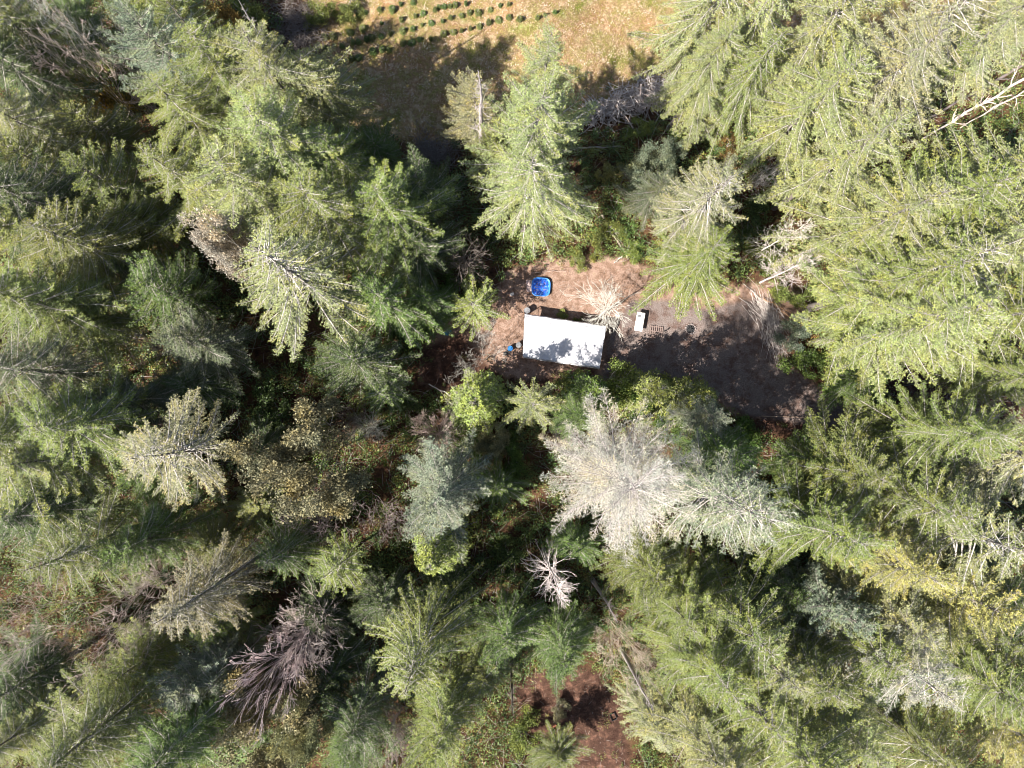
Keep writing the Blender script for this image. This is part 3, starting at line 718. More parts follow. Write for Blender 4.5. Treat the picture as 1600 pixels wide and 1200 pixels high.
 ('snag_tall', 395, 35, 22, 1.2, 'grey', 'leaning grey bare trunk near the top edge, right one'),
 ('snag_tall', 290, 30, 20, 1.0, 'dgrey', 'dark bare trunk near the top edge beside the yellow green crowns'),
 ('snag_tall', 955, 960, 13, .9, 'grey', 'grey bare leaning trunk right of the bright white dead tree'),
 ('snag_tall', 1015, 1100, 14, 1.0, 'grey', 'pale bare trunk at the upper right rim of the red clearing'),
 ('snag_tall', 803, 1100, 12, .9, 'dgrey', 'thin grey bare trunk at the left rim of the red clearing'),
 ('twiggy', 724, 402, 9, 2.4, 'dgrey', 'round grey purple bare bush left of the brown clearing'),
 ('twiggy', 548, 655, 8, 2.2, 'dgrey', 'grey bare bush under the small fresh green conifer'),
 ('twiggy', 575, 668, 9, 1.5, 'white', 'small bright white bush with star shaped twigs'),
 ('dense_twiggy', 682, 680, 9, 1.8, 'pink', 'dense pinkish white ball of twigs right of the white star bush'),
 ('twiggy', 655, 660, 6, 1.0, 'pink', 'slim pale twig tuft at the upper left of the pinkish ball of twigs'),
 ('dense_twiggy', 438, 1032, 15, 2.6, (.80, .70, .71), 'lavender grey bare tree at the lower left, lower half'),
 ('dense_twiggy', 482, 985, 13, 2.4, (.72, .63, .64), 'lavender grey bare tree, upper half beside shaded firs'),
 ('twiggy', 595, 1085, 8, 2.4, 'dgrey', 'grey bare bush left of the foot of the rounded bottom fir'),
 ('dense_twiggy', 605, 1160, 8, 1.8, 'grey', 'brown grey bare bush at the bottom beside a red ground gap'),
 ('twiggy', 235, 542, 10, 1.8, 'grey', 'dead grey top between the fresh green and bluish dark firs'),
 ('dense_twiggy', 888, 676, 6, 1.3, 'grey', 'grey bare bush between the star shaped conifer and the cream white tree'),
]
SHRUBS = [
 # px, py, h, R, tint, label
 (882, 494, .6, .7, 'lime', 'low green plant in the shade along the upper edge of the white canopy'),
 (905, 499, .5, .5, 'moss', 'smaller low plant right of the one along the upper canopy edge'),
 (700, 470, 2.6, 1.9, 'green', 'rich green shrub left of the yellow green young hemlock'),
 (660, 505, 2.8, 2.0, 'green', 'dark leaved shrub above the small blue crate'),
 (625, 520, 3.2, 2.2, 'dark', 'dark green shrub left of the small blue crate'),
 (905, 600, 2.6, 1.6, 'lime', 'bright green shrub under the lower edge of the white canopy'),
 (962, 602, 8.0, 1.9, 'lime', 'yellow green shrub by the lower right corner of the white canopy'),
 (990, 625, 6.5, 1.9, 'green', 'green shrub between the canopy corner shrub and the young conifers'),
 (1045, 625, 3.0, 1.7, 'lime', 'lime shrub between the two young conifers at the gravel edge'),
 (1060, 665, 3.0, 2.0, 'green', 'green shrub behind the young conifers at the gravel edge'),
 (1120, 665, 2.8, 1.8, 'lime', 'yellow green shrub at the lower bend of the gravel'),
 (1160, 690, 2.8, 2.0, 'green', 'mid green shrub below the lower bend of the gravel'),
 (1250, 520, 3.0, 1.7, 'blue', 'grey green shrub at the right end of the brush pile'),
 (1240, 465, 2.6, 1.6, 'lime', 'yellow green shrub above the right end of the brush pile'),
 (1255, 570, 2.8, 1.8, 'green', 'dark green shrub at the right bank of the gravel'),
 (1305, 588, 3.2, 1.8, 'green', 'green shrub at the right end of the gravel under the firs'),
 (935, 385, 1.8, 1.5, 'moss', 'mossy yellow shrub left of the short fallen log'),
 (900, 405, 1.4, 1.0, 'lime', 'small yellow shrub right above the brown clearing'),
 (985, 395, 1.6, 1.1, 'lime', 'small lime shrub right of the short fallen log'),
 (960, 355, 1.8, 1.2, 'moss', 'mossy shrub at the upper end of the short fallen log'),
 (1000, 200, 1.6, 1.3, 'lime', 'yellow green shrub below the grey slash pile'),
 (950, 265, 1.8, 1.3, 'yellow', 'golden shrub in the gap right of the tall centre fir'),
 (1180, 340, 2.4, 1.9, 'dark', 'dark green shrub between the yellowish fir and the white snags'),
 (1230, 300, 2.4, 1.9, 'moss', 'mossy shrub above the upper white snag'),
 (1265, 290, 2.2, 1.5, 'yellow', 'bright yellow green shrub at the edge of the dense right mass'),
 (1190, 400, 2.6, 1.8, 'moss', 'mossy shrub left of the lower white snag'),
 (1140, 225, 1.8, 1.5, 'bronze', 'bronze shrub in the gap under the ribbed conifers'),
 (740, 700, 3.0, 1.9, 'green', 'green shrub above the round blue grey fir, at its right'),
 (800, 710, 3.0, 2.0, 'green', 'bright green shrub left of the cream white tree'),
 (640, 640, 2.6, 1.6, 'dark', 'dark shrub between the fresh green conifer and the pinkish ball of twigs'),
 (720, 665, 2.8, 1.6, 'lime', 'lime shrub right of the pinkish ball of twigs'),
 (510, 665, 2.6, 1.4, 'lime', 'small round lime shrub above the round broadleaf tree'),
 (430, 650, 3.0, 2.2, 'dark', 'dark shrub in the shade left of the lime shrub'),
 (800, 870, 3.0, 2.0, 'dark', 'dark green shrub left of the bright white dead tree'),
 (900, 970, 3.0, 2.0, 'green', 'green shrub below the bright white dead tree'),
 (820, 1150, 2.6, 1.8, 'moss', 'mossy shrub at the left rim of the red brown clearing'),
 (870, 1110, 1.6, 1.0, 'mauve', 'small dusty shrub inside the red brown clearing'),
 (130, 135, 5.0, 2.3, (.36, .24, .06), 'orange brown shrub at the foot of the wide bare fan'),
 (165, 170, 5.0, 2.2, (.33, .24, .06), 'golden brown shrub right of the orange brown one'),
 (345, 40, 6.0, 1.9, (.30, .20, .06), 'golden brown shrub between the leaning bare trunks'),
 (350, 72, 6.0, 1.8, (.30, .19, .05), 'golden brown shrub below the one between the trunks'),
 (210, 130, 3.0, 1.8, 'moss', 'mossy shrub right of the brown shrubs in the upper left'),
 (385, 30, 3.0, 1.8, 'moss', 'dark mossy shrub at the top between leaning trunk and twig heap'),
 (440, 95, 2.6, 1.5, 'green', 'green shrub below the brown twig heap'),
 (500, 20, 2.0, 1.4, 'moss', 'low mossy shrub at the top left start of the seedling rows'),
 (540, 15, 1.8, 1.3, 'moss', 'low shrub at the top among the shaded seedling rows'),
]
for kind, px, py, h, R, tint, label in TREES:
    plant(kind, px, py, h, R, tint, label)
for px, py, h, R, tint, label in SHRUBS:
    plant('shrub', px, py, h, R, tint, label)

# seedlings in rows
ROWS = [
 ('in the uppermost planted row', [(530, 100), (600, 80), (640, 68), (720, 50), (790, 45), (850, 20), (920, 10)]),
 ('in the second planted row from the top', [(400, 210), (450, 200), (545, 180), (620, 160), (730, 130), (850, 105), (930, 85), (975, 70), (1050, 50), (1075, 38), (1100, 30), (1130, 22), (1160, 20), (1230, 10)]),
 ('in the long middle planted row', [(400, 280), (500, 255), (560, 243), (600, 238), (650, 225), (675, 215), (730, 207), (790, 187), (860, 170), (910, 155), (970, 140), (1030, 125), (1090, 112), (1140, 98), (1200, 80), (1250, 65), (1300, 60), (1380, 45), (1430, 25), (1480, 15)]),
 ('in the lowest planted row', [(480, 350), (550, 330), (590, 328), (675, 300), (730, 285), (775, 280), (860, 250), (910, 240), (960, 228), (1020, 215), (1090, 192), (1150, 178), (1200, 165), (1255, 152), (1310, 145), (1365, 125), (1425, 110), (1485, 100), (1545, 93), (1645, 92), (1695, 77), (1750, 60)]),
]
for where, pts in ROWS:  # one loop per planted row
    for x, y in pts:
        x += prand.uniform(-4, 4); y += prand.uniform(-4, 4)
        e = plant('seedling', 400 + x / 3.75, y / 3.75, .5 * prand.uniform(.7, 1.25), .2 * prand.uniform(.6, 1.35), prand.choice(['green', 'olive', 'moss']), 'small dark green conifer seedling ' + where + ' of the field')
        e['group'] = 'seedlings ' + where

# ------------------------------------------------------------------ ground vegetation (uncountable)
def inset(px_pts): pass
def cover(name, n, seed, keep, hgt, size, leafn, lf, rnd_rng, tint, label, matn='leaf', hang=False):
    r = rs(seed)
    P = np.column_stack([r.uniform(-50, 52, n), r.uniform(-38, 42, n)])
    P = P[keep(P, r)]; n = len(P)
    z = gz(P[:, 0], P[:, 1]); s = size * r.uniform(.5, 1.4, n); hh = hgt * r.uniform(.4, 1.3, n)
    idx = np.repeat(np.arange(n), leafn)
    o = unit(r.normal(0, 1, (len(idx), 3))) * (r.uniform(0, 1, len(idx)) ** .45)[:, None]
    C = np.column_stack([P[idx, 0] + o[:, 0] * s[idx], P[idx, 1] + o[:, 1] * s[idx], z[idx] + hh[idx] * (.5 + .5 * o[:, 2])])
    D = unit(o + r.normal(0, .5, o.shape)); S = unit(np.cross(D, unit(np.array([0, 0, 1.]) + r.normal(0, .6, D.shape))))
    base = r.uniform(*rnd_rng, n)[idx] + r.normal(0, .09, len(idx))
    mb = MB(); mb.leaves(C, D, S, lf * r.uniform(.5, 1.4, len(C)), lf * .36, np.clip(base, 0, 1))
    ob = link(name, mb.mesh(name, [M[matn]]), color=tint); tag(ob, label, None, None, 'stuff'); ob['category'] = name.replace('_', ' ')
    return ob
# undergrowth colours: green to orange brown by clump
m, nt, p = newmat('undergrowth_leaves'); M['under'] = m
a = N(nt, 'ShaderNodeAttribute'); a.attribute_name = 'rnd'; tc = N(nt, 'ShaderNodeTexCoord')
c1 = ramp(nt, a.outputs['Fac'], [(0, (.04, .075, .022)), (.4, (.09, .15, .035)), (.62, (.16, .21, .045)), (.78, (.24, .23, .055)), (.9, (.26, .14, .04)), (1, (.22, .08, .04))])
nt.links.new(c1, p.inputs['Base Color']); p.inputs['Roughness'].default_value = .45
def forest_keep(P, r):
    k = np.maximum.reduce([sdist(P, PF), sdist(P, PD), sdist(P, PG)] + [sdist(P, g) for g in PX] + [sdist(P, g) + .2 for g in PR])
    return k < -.1
cover('undergrowth', 13000, 41, forest_keep, 1.6, .8, 80, .15, (.05, .8), (.1, .1, .1), 'tangled green and brown undergrowth between the trees', 'under')
def rim_keep(P, r):
    k = np.maximum.reduce([sdist(P, PD), sdist(P, PF) - .5]); g = sdist(P, PG)
    q = np.maximum.reduce([sdist(P, g) for g in PR])
    return ((k > -.3) & (g < -.3) & (r.uniform(0, 1, len(P)) < np.where(k < 1.3, .5, .05))) | ((q > 0) & (r.uniform(0, 1, len(P)) < .35))
cover('weeds', 6000, 42, rim_keep, .3, .35, 40, .09, (.35, .95), (.1, .1, .1), 'low weeds along the edges of the clearings', 'under')
# dry grass in the field
def grass():
    r = rs(43); n = 120000
    P = np.column_stack([r.uniform(-22, 50, n), r.uniform(20, 44, n)]); P = P[sdist(P, PF) > -.4]
    n = len(P); z = gz(P[:, 0], P[:, 1])
    az = r.uniform(0, 6.283, n); D = unit(np.column_stack([np.cos(az), np.sin(az), r.uniform(.1, 1.0, n)])); S = unit(np.cross(D, [0, 0, 1.]))
    mb = MB(); cl = np.sin(P[:, 0] * 1.7) * np.cos(P[:, 1] * 1.9 + P[:, 0]) * .2
    mb.leaves(np.column_stack([P, z]), D, S, r.uniform(.12, .35, n), .018, np.clip(.5 + cl + r.normal(0, .25, n), 0, 1))
    m, nt, p = newmat('dry_grass'); a = N(nt, 'ShaderNodeAttribute'); a.attribute_name = 'rnd'
    nt.links.new(ramp(nt, a.outputs['Fac'], [(0, (.14, .16, .03)), (.3, (.30, .24, .06)), (.55, (.42, .29, .15)), (.8, (.55, .40, .28)), (1, (.75, .66, .55))]), p.inputs['Base Color'])
    p.inputs['Roughness'].default_value = .8
    o = link('grass', mb.mesh('grass', [m])); tag(o, 'short dry grass covering the field', 'grass', None, 'stuff')
grass()
# fallen twigs
def litter(name, n, seed, keep, L, rad, label, zr=(.02, .6), col=None):
    r = rs(seed); P = np.column_stack([r.uniform(-50, 52, n), r.uniform(-38, 42, n)]); P = P[keep(P, r)]; n = len(P)
    az = r.uniform(0, 6.283, n); e = r.normal(0, .25, n); l = L * r.uniform(.3, 1.5, n)
    z = gz(P[:, 0], P[:, 1]) + r.uniform(*zr, n)
    D = np.column_stack([np.cos(az), np.sin(az), e]); A = np.column_stack([P, z])
    mid = A + D * (l * .5)[:, None] + r.normal(0, .06, (n, 3)) * l[:, None]; B = A + D * l[:, None]
    mb = MB(); mb.segs(A, mid, rad, rad * .8, 3); mb.segs(mid, B, rad * .8, rad * .4, 3)
    o = link(name, mb.mesh(name, [M['stick']])); tag(o, label, 'debris', None, 'stuff'); return o
litter('debris', 9000, 44, forest_keep, 1.6, .014, 'fallen grey twigs strewn over the forest floor', (.1, 1.3))
def open_keep(P, r):
    g = sdist(P, PG)
    return ((np.maximum.reduce([sdist(P, PD)] + [sdist(P, q) for q in PR]) > -.3) & (g < .1)) | ((g > 0) & (r.uniform(0, 1, len(P)) < np.where(g < 1.2, .5, .12)))
litter('twig_litter', 14000, 45, open_keep, .45, .009, 'short twigs and bark scattered on the brown clearing floor', (.01, .05))
# ------------------------------------------------------------------ heaps and logs
def pile(name, corners, n, seed, L, rad, hgt, label, cat, along=None, spread=.5, mat='stick'):
    """heap of sticks laid over a spine of points"""
    r = rs(seed); sp = np.array([at(x, y)[:2] for x, y in corners]); mb = MB()
    t = r.uniform(0, len(sp) - 1, n); i = t.astype(int); f = (t - i)[:, None]
    c = sp[i] * (1 - f) + sp[i + 1] * f; q = r.normal(0, 1, (n, 2)) * spread; c = c + q
    d = sp[np.minimum(i + 1, len(sp) - 1)] - sp[i]; az = np.arctan2(d[:, 1], d[:, 0]) + (r.uniform(0, 6.283, n) if along is None else along + r.normal(0, .3, n))
    z = gz(c[:, 0], c[:, 1]) + hgt * np.exp(-(q ** 2).sum(1) / (2 * spread ** 2) * .8) * r.uniform(.1, 1, n) + .05
    l = L * r.uniform(.3, 1.4, n); D = np.column_stack([np.cos(az), np.sin(az), r.normal(0, .2, n)])
    A = np.column_stack([c, z]) - D * (l * .5)[:, None]; B = A + D * l[:, None]
    A[:, 2] = np.maximum(A[:, 2], .02); B[:, 2] = np.maximum(B[:, 2], .02)
    Mi = (A + B) / 2 + r.normal(0, .09, (n, 3)) * l[:, None]; rr = rad * r.uniform(.3, 1.6, n)
    mb.segs(A, Mi, rr, rr * .85, 4); mb.segs(Mi, B, rr * .85, rr * .5, 4)
    ctr = sp.mean(0); o = link(name, mb.mesh(name, [M[mat]])); tag(o, label, cat); return o
pile('slash_pile', [(915, 185), (950, 172), (985, 160), (1018, 150), (1035, 135)], 650, 51, 1.6, .04, 1.0, 'long heap of grey slash and roots at the lower edge of the field', 'slash pile', spread=.75)
pile('brush_pile', [(1190, 478), (1205, 505), (1212, 545)], 240, 52, 2.6, .022, .7, 'heap of pinkish grey cut branches at the upper right end of the gravel', 'brush pile', along=0.1, spread=.45)
pile('twig_heap', [(455, 15), (468, 50), (478, 85)], 900, 53, 1.3, .02, 1.2, 'dark brown heap of twigs at the left corner of the field', 'twig heap', spread=1.2, mat='bark')
pile('twig_heap', [(660, 232), (678, 240), (700, 246)], 450, 54, 1.2, .02, .9, 'dark twig heap in the shaded gap below the field', 'twig heap', spread=.8, mat='bark')

def log(a, b, r0, r1, label, z=.18, z2=None, mat='pale', knots=5, seed=0, tint=None, name='fallen_log', cat='log'):
    r = rs(900 + seed); A = at(*a, z); B = at(*b, z if z2 is None else z2)
    n = 9; P = A + (B - A) * np.linspace(0, 1, n)[:, None]; P[1:-1] += r.normal(0, .05, (n - 2, 3))
    mb = MB(); mb.tube(P - A, np.linspace(r0, r1, n), 9)
    for k in range(knots):
        i = r.integers(2, n - 1); d = unit(r.normal(0, 1, 3) + (B - A) / np.linalg.norm(B - A) + [0, 0, .4]); d[2] = abs(d[2])
        out = []; ends = []; grow(r, P[i] - A, d, r.uniform(.5, 1.4), r1 * .4, 1, out, .5, 0, (1, 3), .15, ends)
        q = [np.array([o[j] for o in out]) for j in range(4)]; mb.segs(q[0], q[1], q[2], q[3], 4)
    o = link(name, mb.mesh(name, [M[mat]]), loc=A, color=tint or T['grey']); tag(o, label, cat); return o
log((958, 158), (1035, 262), .07, .05, 'long thin pole lying over the slash pile', .9, .3, seed=1, knots=2, tint=(.5, .42, .36), name='fallen_pole', cat='pole')
log((940, 335), (982, 405), .10, .08, 'short pale fallen log above the brown clearing', .3, .2, seed=2, knots=2, tint=(.5, .43, .36))
log((960, 410), (973, 400), .09, .07, 'stubby pale log end beside the short fallen log', .2, seed=3, knots=0, tint=(.55, .5, .45))
log((1440, 218), (1625, 108), .08, .13, 'long white trunk lying through the firs at the upper right', 4, 5, seed=4, knots=16, tint=T['pink'], name='leaning_trunk', cat='trunk')
log((1500, 200), (1640, 120), .04, .07, 'thinner white trunk just below the long white one', 4, 5, seed=5, knots=12, tint=T['pink'], name='leaning_trunk', cat='trunk')
log((1380, 225), (1620, 90), .08, .14, 'grey brown trunk just above the long white one', 3, 4.5, seed=6, knots=6, tint=T['dgrey'], name='leaning_trunk', cat='trunk')
log((932, 158), (946, 166), .07, .04, 'short thick pale log end sticking out of the slash pile, left part', 1.0, .8, seed=21, knots=1, tint=T['pink'])
log((1002, 132), (1000, 150), .10, .08, 'stout pale stump end on the right part of the slash pile', 1.1, .9, seed=22, knots=2, tint=T['pink'])
log((1010, 165), (1004, 178), .06, .04, 'curved pale root lying on the lower right of the slash pile', .9, .6, seed=23, knots=3, tint=T['grey'])
log((875, 232), (968, 228), .05, .08, 'pale thin log below the left end of the slash pile', .5, seed=7, knots=3, tint=T['grey'])
log((980, 265), (965, 300), .04, .06, 'small dark stick log in the bronze gap below the slash pile', .5, seed=8, knots=1, tint=T['dgrey'])
log((1205, 470), (1245, 505), .05, .04, 'orange brown cut pole at the upper end of the brush pile', .4, .5, seed=9, knots=1, tint=(.5, .3, .17))
log((1192, 466), (1238, 490), .04, .03, 'second orange brown pole lying across the brush pile top', .5, .6, seed=10, knots=1, tint=(.5, .3, .17))
log((1260, 652), (1190, 650), .04, .05, 'thin pale pole along the lower edge of the gravel', .15, seed=11, knots=0, tint=(.45, .33, .26))
log((1225, 205), (1218, 225), .15, .12, 'grey stump of trunk in the gap left of the fallen white trunk', .3, 3.5, seed=12, knots=0, tint=T['grey'])
log((798, 408), (812, 395), .05, .05, 'pale stick above the blue pool', .2, seed=13, knots=0, tint=T['grey'])
log((830, 425), (885, 424), .03, .02, 'thin twig log just above the blue pool', .08, seed=14, knots=1, tint=(.5, .38, .33))
log((735, 430), (785, 455), .03, .02, 'thin grey stick on the dark ground left of the blue pool', .6, seed=15, knots=2, tint=T['grey'])
log((670, 600), (715, 625), .05, .03, 'bare white arched branch below the dark earth patch', 1.5, 2.5, seed=16, knots=2, tint=T['white'])
log((1108, 488), (1120, 503), .05, .04, 'short brown stick at the upper edge of the gravel', .1, seed=17, knots=0, tint=(.4, .25, .18))

# ------------------------------------------------------------------ camp things
def thing(name, px, py, label, cat, rotz=0, z=0, group=None):
    p = at(px, py, z); e = link(name, None, loc=(p[0], p[1], z)); e.rotation_euler = (0, 0, rotz); e.empty_display_size = .3
    return tag(e, label, cat, group)
def part(name, parent, mb, mats, label=None):
    o = link(name, mb.mesh(name, mats if isinstance(mats, list) else [mats]), parent)
    if label: o['label'] = label
    return o
# white canopy: corners traced, roof 2.2 .. 2.7 m
ctr = at(880, 533, 2.0)
cn = [at(820, 491, 2.05), at(947, 510, 2.05), at(937, 575, 1.85), at(817, 557, 1.85)]
C0 = np.array([ctr[0], ctr[1], 0])
cp = link('canopy', None, loc=C0); tag(cp, 'white fabric carport canopy on a metal frame in the clearing', 'canopy')
nu, nv = 41, 25
U, V_ = np.meshgrid(np.linspace(0, 1, nu), np.linspace(0, 1, nv))
c4 = [c - C0 for c in cn]
G = ((1 - U) * (1 - V_))[..., None] * c4[0] + (U * (1 - V_))[..., None] * c4[1] + (U * V_)[..., None] * c4[2] + ((1 - U) * V_)[..., None] * c4[3]
r_ = rs(61)
ridge = .22 * np.exp(-((V_ - .13) / .10) ** 2)
sag = -.07 * np.sin(U * math.pi * 4) ** 2 * np.sin(V_ * math.pi)
wr = .012 * np.exp(-(((U * 6) % 1 - .5) / .06) ** 2) + .035 * np.sin(U * 23 + V_ * 14 + 2 * np.sin(V_ * 5)) * np.sin(V_ * math.pi) + .015 * np.sin(U * 51 - V_ * 19)
edge = .07 * np.sin(U * math.pi * 4) ** 2
G[..., 2] += ridge + sag + wr
G[..., 1] += edge * (V_ - .5) * -1.2 * np.abs(V_ - .5) * -2
def grid_faces(nu, nv):
    i, j = np.meshgrid(np.arange(nu - 1), np.arange(nv - 1)); q = (j * nu + i).ravel()
    return np.stack([q, q + nu, q + nu + 1, q + 1], -1)
mb = MB(); gf = grid_faces(nu, nv); mb.add(G.reshape(-1, 3), gf, 0, None, True); low = G.copy(); low[..., 2] -= .02; mb.add(low.reshape(-1, 3), gf[:, ::-1], 0, None, True)
part('roof', cp, mb, M['white_tarp'])
for side, row in (('a', 0), ('b', nv - 1)):
    E = G[row]; hem = .22 + .04 * np.sin(np.arange(nu) * .7); o_ = np.array([0, .05 if row == 0 else -.05, 0])
    mb = MB(); a_ = E + o_ * .2; b_ = E + o_ * 2; b_ = b_.copy(); b_[:, 2] -= hem
    mb.add(np.concatenate([a_, b_, a_ + o_ * .3, b_ + o_ * .3]), np.concatenate([grid_faces(nu, 2), grid_faces(nu, 2)[:, ::-1] + 2 * nu]), 0, None, True)
    part('valance', cp, mb, M['white_tarp'])
for u in (0.01, .5, .99):
    for v in (.02, .98):
        q = G[int(v * (nv - 1)), int(u * (nu - 1))]; mb = MB(); mb.tube([[q[0], q[1], -.05], [q[0], q[1], q[2] - .05]], .03, 8); part('leg', cp, mb, M['steel_tube'])
for u in (0.01, .5, .99):
    q0 = G[1, int(u * (nu - 1))]; q1 = G[nv - 2, int(u * (nu - 1))]; mb = MB(); mb.tube([q0 - [0, 0, .33], q1 - [0, 0, .09]], .022, 6); part('rafter', cp, mb, M['steel_tube'])

# wading pool
pl = thing('wading_pool', 845, 449, 'blue rounded square wading pool with leaves floating in it', 'pool', math.radians(-3)); pl.scale = (.93, .93, .8)
def rsq(a, n=48, p=3.6):
    th = np.arange(n) * 2 * math.pi / n; c, s = np.cos(th), np.sin(th)
    k = (np.abs(c) ** p + np.abs(s) ** p) ** (-1 / p); return np.column_stack([c * k * a, s * k * a])
def loft(prof, n=48, p=3.6):
    mb = MB(); V = []; 
    for a, z in prof: V.append(np.column_stack([rsq(a, n, p), np.full(n, z)]))
    k = np.arange(n); k2 = (k + 1) % n
    f = np.concatenate([np.stack([i * n + k, i * n + k2, (i + 1) * n + k2, (i + 1) * n + k], -1) for i in range(len(prof) - 1)])
    mb.add(np.concatenate(V), f, 0, None, True); return mb
part('wall', pl, loft([(.80, .0), (.90, .28), (.93, .34), (.90, .36), (.85, .33), (.74, .04), (.02, .03)]), M['pool_blue'])
part('rim', pl, loft([(.945, .345), (.95, .375), (.915, .392), (.88, .37)]), M['pool_rim'])
mb = MB(); w_ = rsq(.79); mb.add(np.column_stack([np.vstack([w_, [[0, 0]]]), np.full(49, .17)]), [[i, (i + 1) % 48, 48] for i in range(48)])
part('water', pl, mb, M['pool_water'])
r_ = rs(66); q = r_.uniform(-.6, .6, (90, 2)); a_ = r_.uniform(0, 6.28, 90); D_ = np.column_stack([np.cos(a_), np.sin(a_), r_.normal(0, .1, 90)])
mb = MB(); mb.leaves(np.column_stack([q, np.full(90, .176)]), unit(D_), unit(np.cross(D_, [0, 0, 1.])), r_.uniform(.05, .14, 90), .025, r_.uniform(0, 1, 90))
lf = part('leaves', pl, mb, M['leaf']); lf.color = (.3, .17, .13, 1); lf['kind'] = 'stuff'
st = thing('concrete_pad', 827, 447, 'pinkish slab step at the left side of the blue pool', 'slab', math.radians(3))
mb = MB(); mb.box((0, 0, .05), (.55, 1.1, .12), None, 0, .02)
tag(link('slab', mb.mesh('slab', [M['concrete']]), st))

# barrels and tubs
def barrel(px, py, r0, h, mat, lid, label, cat='barrel', nm='barrel', z=0):
    e = thing(nm, px, py, label, cat, .3, z)
    mb = MB(); zs = np.linspace(0, h, 7); rr = r0 * np.array([.93, 1, 1.01, .97, 1.01, 1, .95]); mb.tube(np.column_stack([np.zeros(7), np.zeros(7), zs]), rr, 20, cap=True)
    part('body', e, mb, mat)
    mb = MB(); mb.tube([[0, 0, h - .01], [0, 0, h + .03]], [r0 * 1.03, r0 * .98], 20); mb.tube([[0, 0, h + .03], [0, 0, h + .045]], [r0 * .75, r0 * .7], 20); mb.tube([[r0 * .4, 0, h + .04], [r0 * .4, 0, h + .09]], .05, 8)
    part('lid', e, mb, lid); return e
barrel(823, 487, .29, .85, M['black_plastic'], M['grey_lid'], 'black barrel with grey lid at the upper left corner of the white canopy')
barrel(797, 545, .24, .6, M['blue_plastic'], M['blue_plastic'], 'blue drum half hidden by weeds left of the white canopy')
barrel(810, 540, .26, .7, M['black_plastic'], M['grey_lid'], 'dark bin between the blue drum and the white canopy', 'bin', 'rubbish_bin')
def crate(px, py, sx, sy, h, mat, label, rot, cat='crate', nm='plastic_crate'):
    e = thing(nm, px, py, label, cat, rot); t = .02
    mb = MB(); mb.box((0, 0, .02), (sx, sy, .03))
    for s in (-1, 1):
        mb.box((s * (sx / 2 - t / 2), 0, h / 2 + .03), (t, sy - 2 * t - .004, h)); mb.box((0, s * (sy / 2 - t / 2), h / 2 + .03), (sx, t, h))
    part('body', e, mb, mat)
    mb = MB()
    for s in (-1, 1): mb.box((s * (sx / 2 + .012), 0, h + .02), (.03, sy + .05, .03)); mb.box((0, s * (sy / 2 + .012), h + .02), (sx - .02, .03, .026))
    part('rim', e, mb, mat); return e
crate(700, 519, .55, .42, .3, M['teal_plastic'], 'small bright blue crate on the dark earth left of the clearing', .9)
crate(789, 553, .25, .3, .3, M['black_plastic'], 'small dark box beside the blue drum left of the canopy', .2, 'box', 'storage_box')
crate(800, 460, .3, .2, .1, M['table_white'], 'small white tray lying on the ground left of the blue pool', .3, 'tray', 'tray')
crate(957, 1117, .45, .6, .4, M['black_plastic'], 'black tub in the shade of the red brown clearing', .4, 'tub', 'black_tub')

# folding table
tb = thing('folding_table', 997, 504, 'white folding table standing on the gravel edge', 'table', math.radians(-10))
mb = MB(); mb.box((0, 0, .73), (.76, 1.75, .045), None, 0, .015); part('table_top', tb, mb, M['table_white'])
mb = MB()
for s in (-1, 1): mb.tube([[s * .32, -.8, .70], [s * .32, .8, .70]], .014, 6)
part('table_frame', tb, mb, M['steel_tube'])
for sx_ in (-1, 1):
    for sy_ in (-1, 1):
        mb = MB(); mb.tube([[sx_ * .28, sy_ * .62, 0], [sx_ * .28, sy_ * .70, .69]], .014, 6); part('leg', tb, mb, M['steel_tube'])
bx = thing('tool_tray', 999, 494, 'small grey tray on the upper end of the white folding table', 'tray', .1, .755)
mb = MB(); mb.box((0, 0, .02), (.30, .16, .03), None, 0, .008); part('base', bx, mb, M['grey_lid'])
mb = MB(); mb.box((0, .07, .05), (.30, .02, .03)); mb.box((0, -.07, .05), (.30, .02, .03)); part('rim', bx, mb, M['black_plastic'])

# pallet
pa = thing('wooden_pallet', 1025, 518, 'weathered wooden pallet lying on the gravel beside the table', 'pallet', math.radians(-7))
for k in range(7):
    mb = MB(); mb.box((-.55 + k * .183, 0, .125), (.10, 1.0, .022), None, 0, .003); part('board', pa, mb, M['pallet_wood'])
for k in (-1, 0, 1):
    mb = MB(); mb.box((0, k * .44, .065), (1.2, .09, .094)); part('runner', pa, mb, M['pallet_wood'])
for k in (-.5, 0, .5):
    mb = MB(); mb.box((k, 0, .009), (.10, 1.0, .016)); part('bottom_board', pa, mb, M['pallet_wood'])

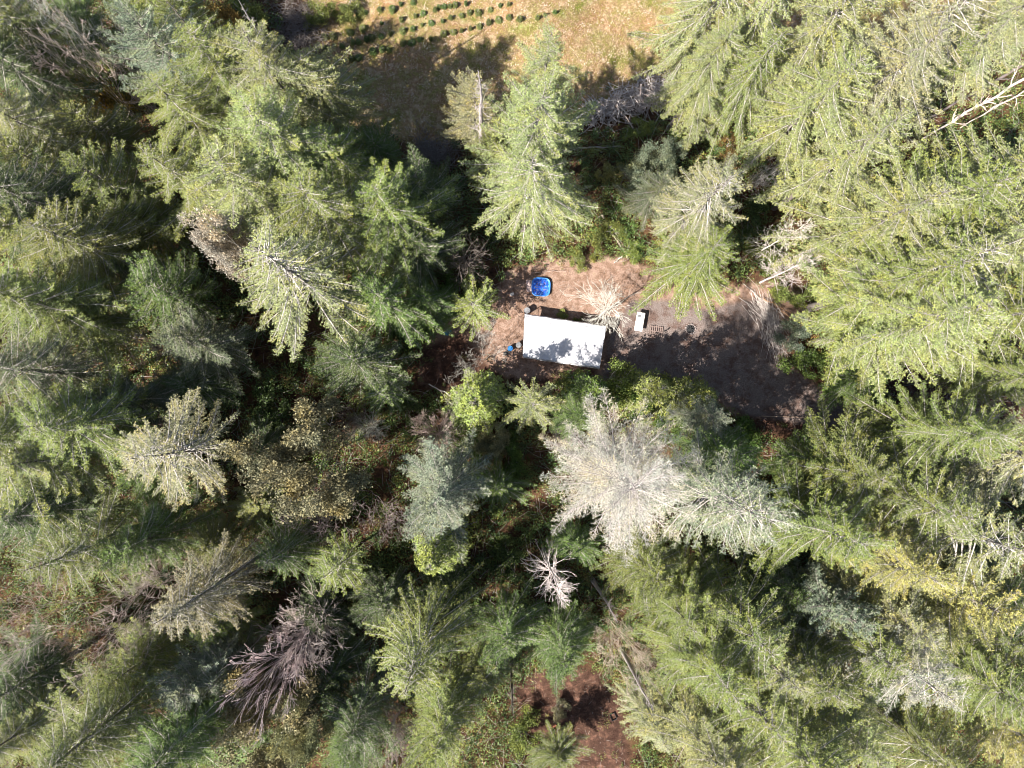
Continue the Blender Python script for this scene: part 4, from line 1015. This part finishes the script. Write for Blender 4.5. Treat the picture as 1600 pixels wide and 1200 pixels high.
# fire ring
fr = thing('fire_pit', 1079, 514, 'ring of stones round a black fire pit on the gravel', 'fire pit')
r_ = rs(71)
mb = MB(); n = 24; th = np.arange(n) * 2 * math.pi / n; k = np.arange(n)
Vv = [np.column_stack([np.cos(th) * a, np.sin(th) * a, np.full(n, z)]) for a, z in ((.40, .012), (.2, .05), (.01, .08))]
mb.add(np.concatenate(Vv), np.concatenate([np.stack([i * n + k, i * n + (k + 1) % n, (i + 1) * n + (k + 1) % n, (i + 1) * n + k], -1) for i in range(2)]), 0, None, True)
part('ash_bed', fr, mb, M['ash'])
def rock(mb, c, s, r):
    import bmesh
    bm = bmesh.new(); bmesh.ops.create_icosphere(bm, subdivisions=2, radius=1)
    o = r.uniform(0, 9, 3)
    for v in bm.verts:
        d = 1 + .22 * math.sin(v.co.x * 3 + o[0]) * math.cos(v.co.y * 3 + o[1]) + .12 * math.sin(v.co.z * 5 + o[2])
        v.co = Vector((v.co.x * d * s[0] + c[0], v.co.y * d * s[1] + c[1], v.co.z * d * s[2] + c[2]))
    bm.verts.index_update(); mb.add([v.co[:] for v in bm.verts], [[v.index for v in f.verts] for f in bm.faces], 0, None, True); bm.free()
for i in range(13):
    a = i * 2 * math.pi / 13 + r_.normal(0, .06); s = r_.uniform(.06, .15)
    mb = MB(); rock(mb, (math.cos(a) * .47, math.sin(a) * .45, s * .5), (s, s * .8, s * .75), r_); part('stone', fr, mb, M['stone'])
for i in range(4):
    a = i * .9; mb = MB(); mb.tube([[math.cos(a) * -.28, math.sin(a) * -.28, .09 + i * .03], [math.cos(a) * .3, math.sin(a) * .3, .12 + i * .03]], .035, 7); part('charred_log', fr, mb, M['ash'])
def rounds(px, py, r0, L, rot, label, name='log_round', mat='cut_wood', lying=True):
    A = at(px, py, r0); r = rs(px * 3 + py); mb = MB()
    d = np.array([math.cos(rot), math.sin(rot), 0]); P = [-d * L / 2, d * 0 + r.normal(0, .01, 3), d * L / 2]
    mb.tube(P, [r0, r0 * .95, r0 * .9], 12)
    o = link(name, mb.mesh(name, [M[mat]]), loc=A); tag(o, label, 'log'); return o
rounds(1109, 522, .10, .5, .4, 'short dark brown log on the gravel right of the fire ring')
rounds(1070, 530, .07, .4, -.6, 'small pale log below the fire ring', mat='stone')
rounds(1085, 534, .08, .35, .3, 'stubby grey log right below the fire ring', mat='stone')
ox = thing('metal_pan', 867, 1136, 'round rusty orange pan on the red brown clearing floor', 'pan')
mb = MB(); mb.tube([[0, 0, .0], [0, 0, .10], [0, 0, .12]], [.20, .28, .29], 20, cap=False); mb.tube([[0, 0, .015], [0, 0, .02]], [.2, .2], 20); part('bowl', ox, mb, M['rusty_metal'])
mb = MB(); mb.tube([[.28, 0, .12], [.5, .02, .14]], .02, 6); part('handle', ox, mb, M['rusty_metal'])
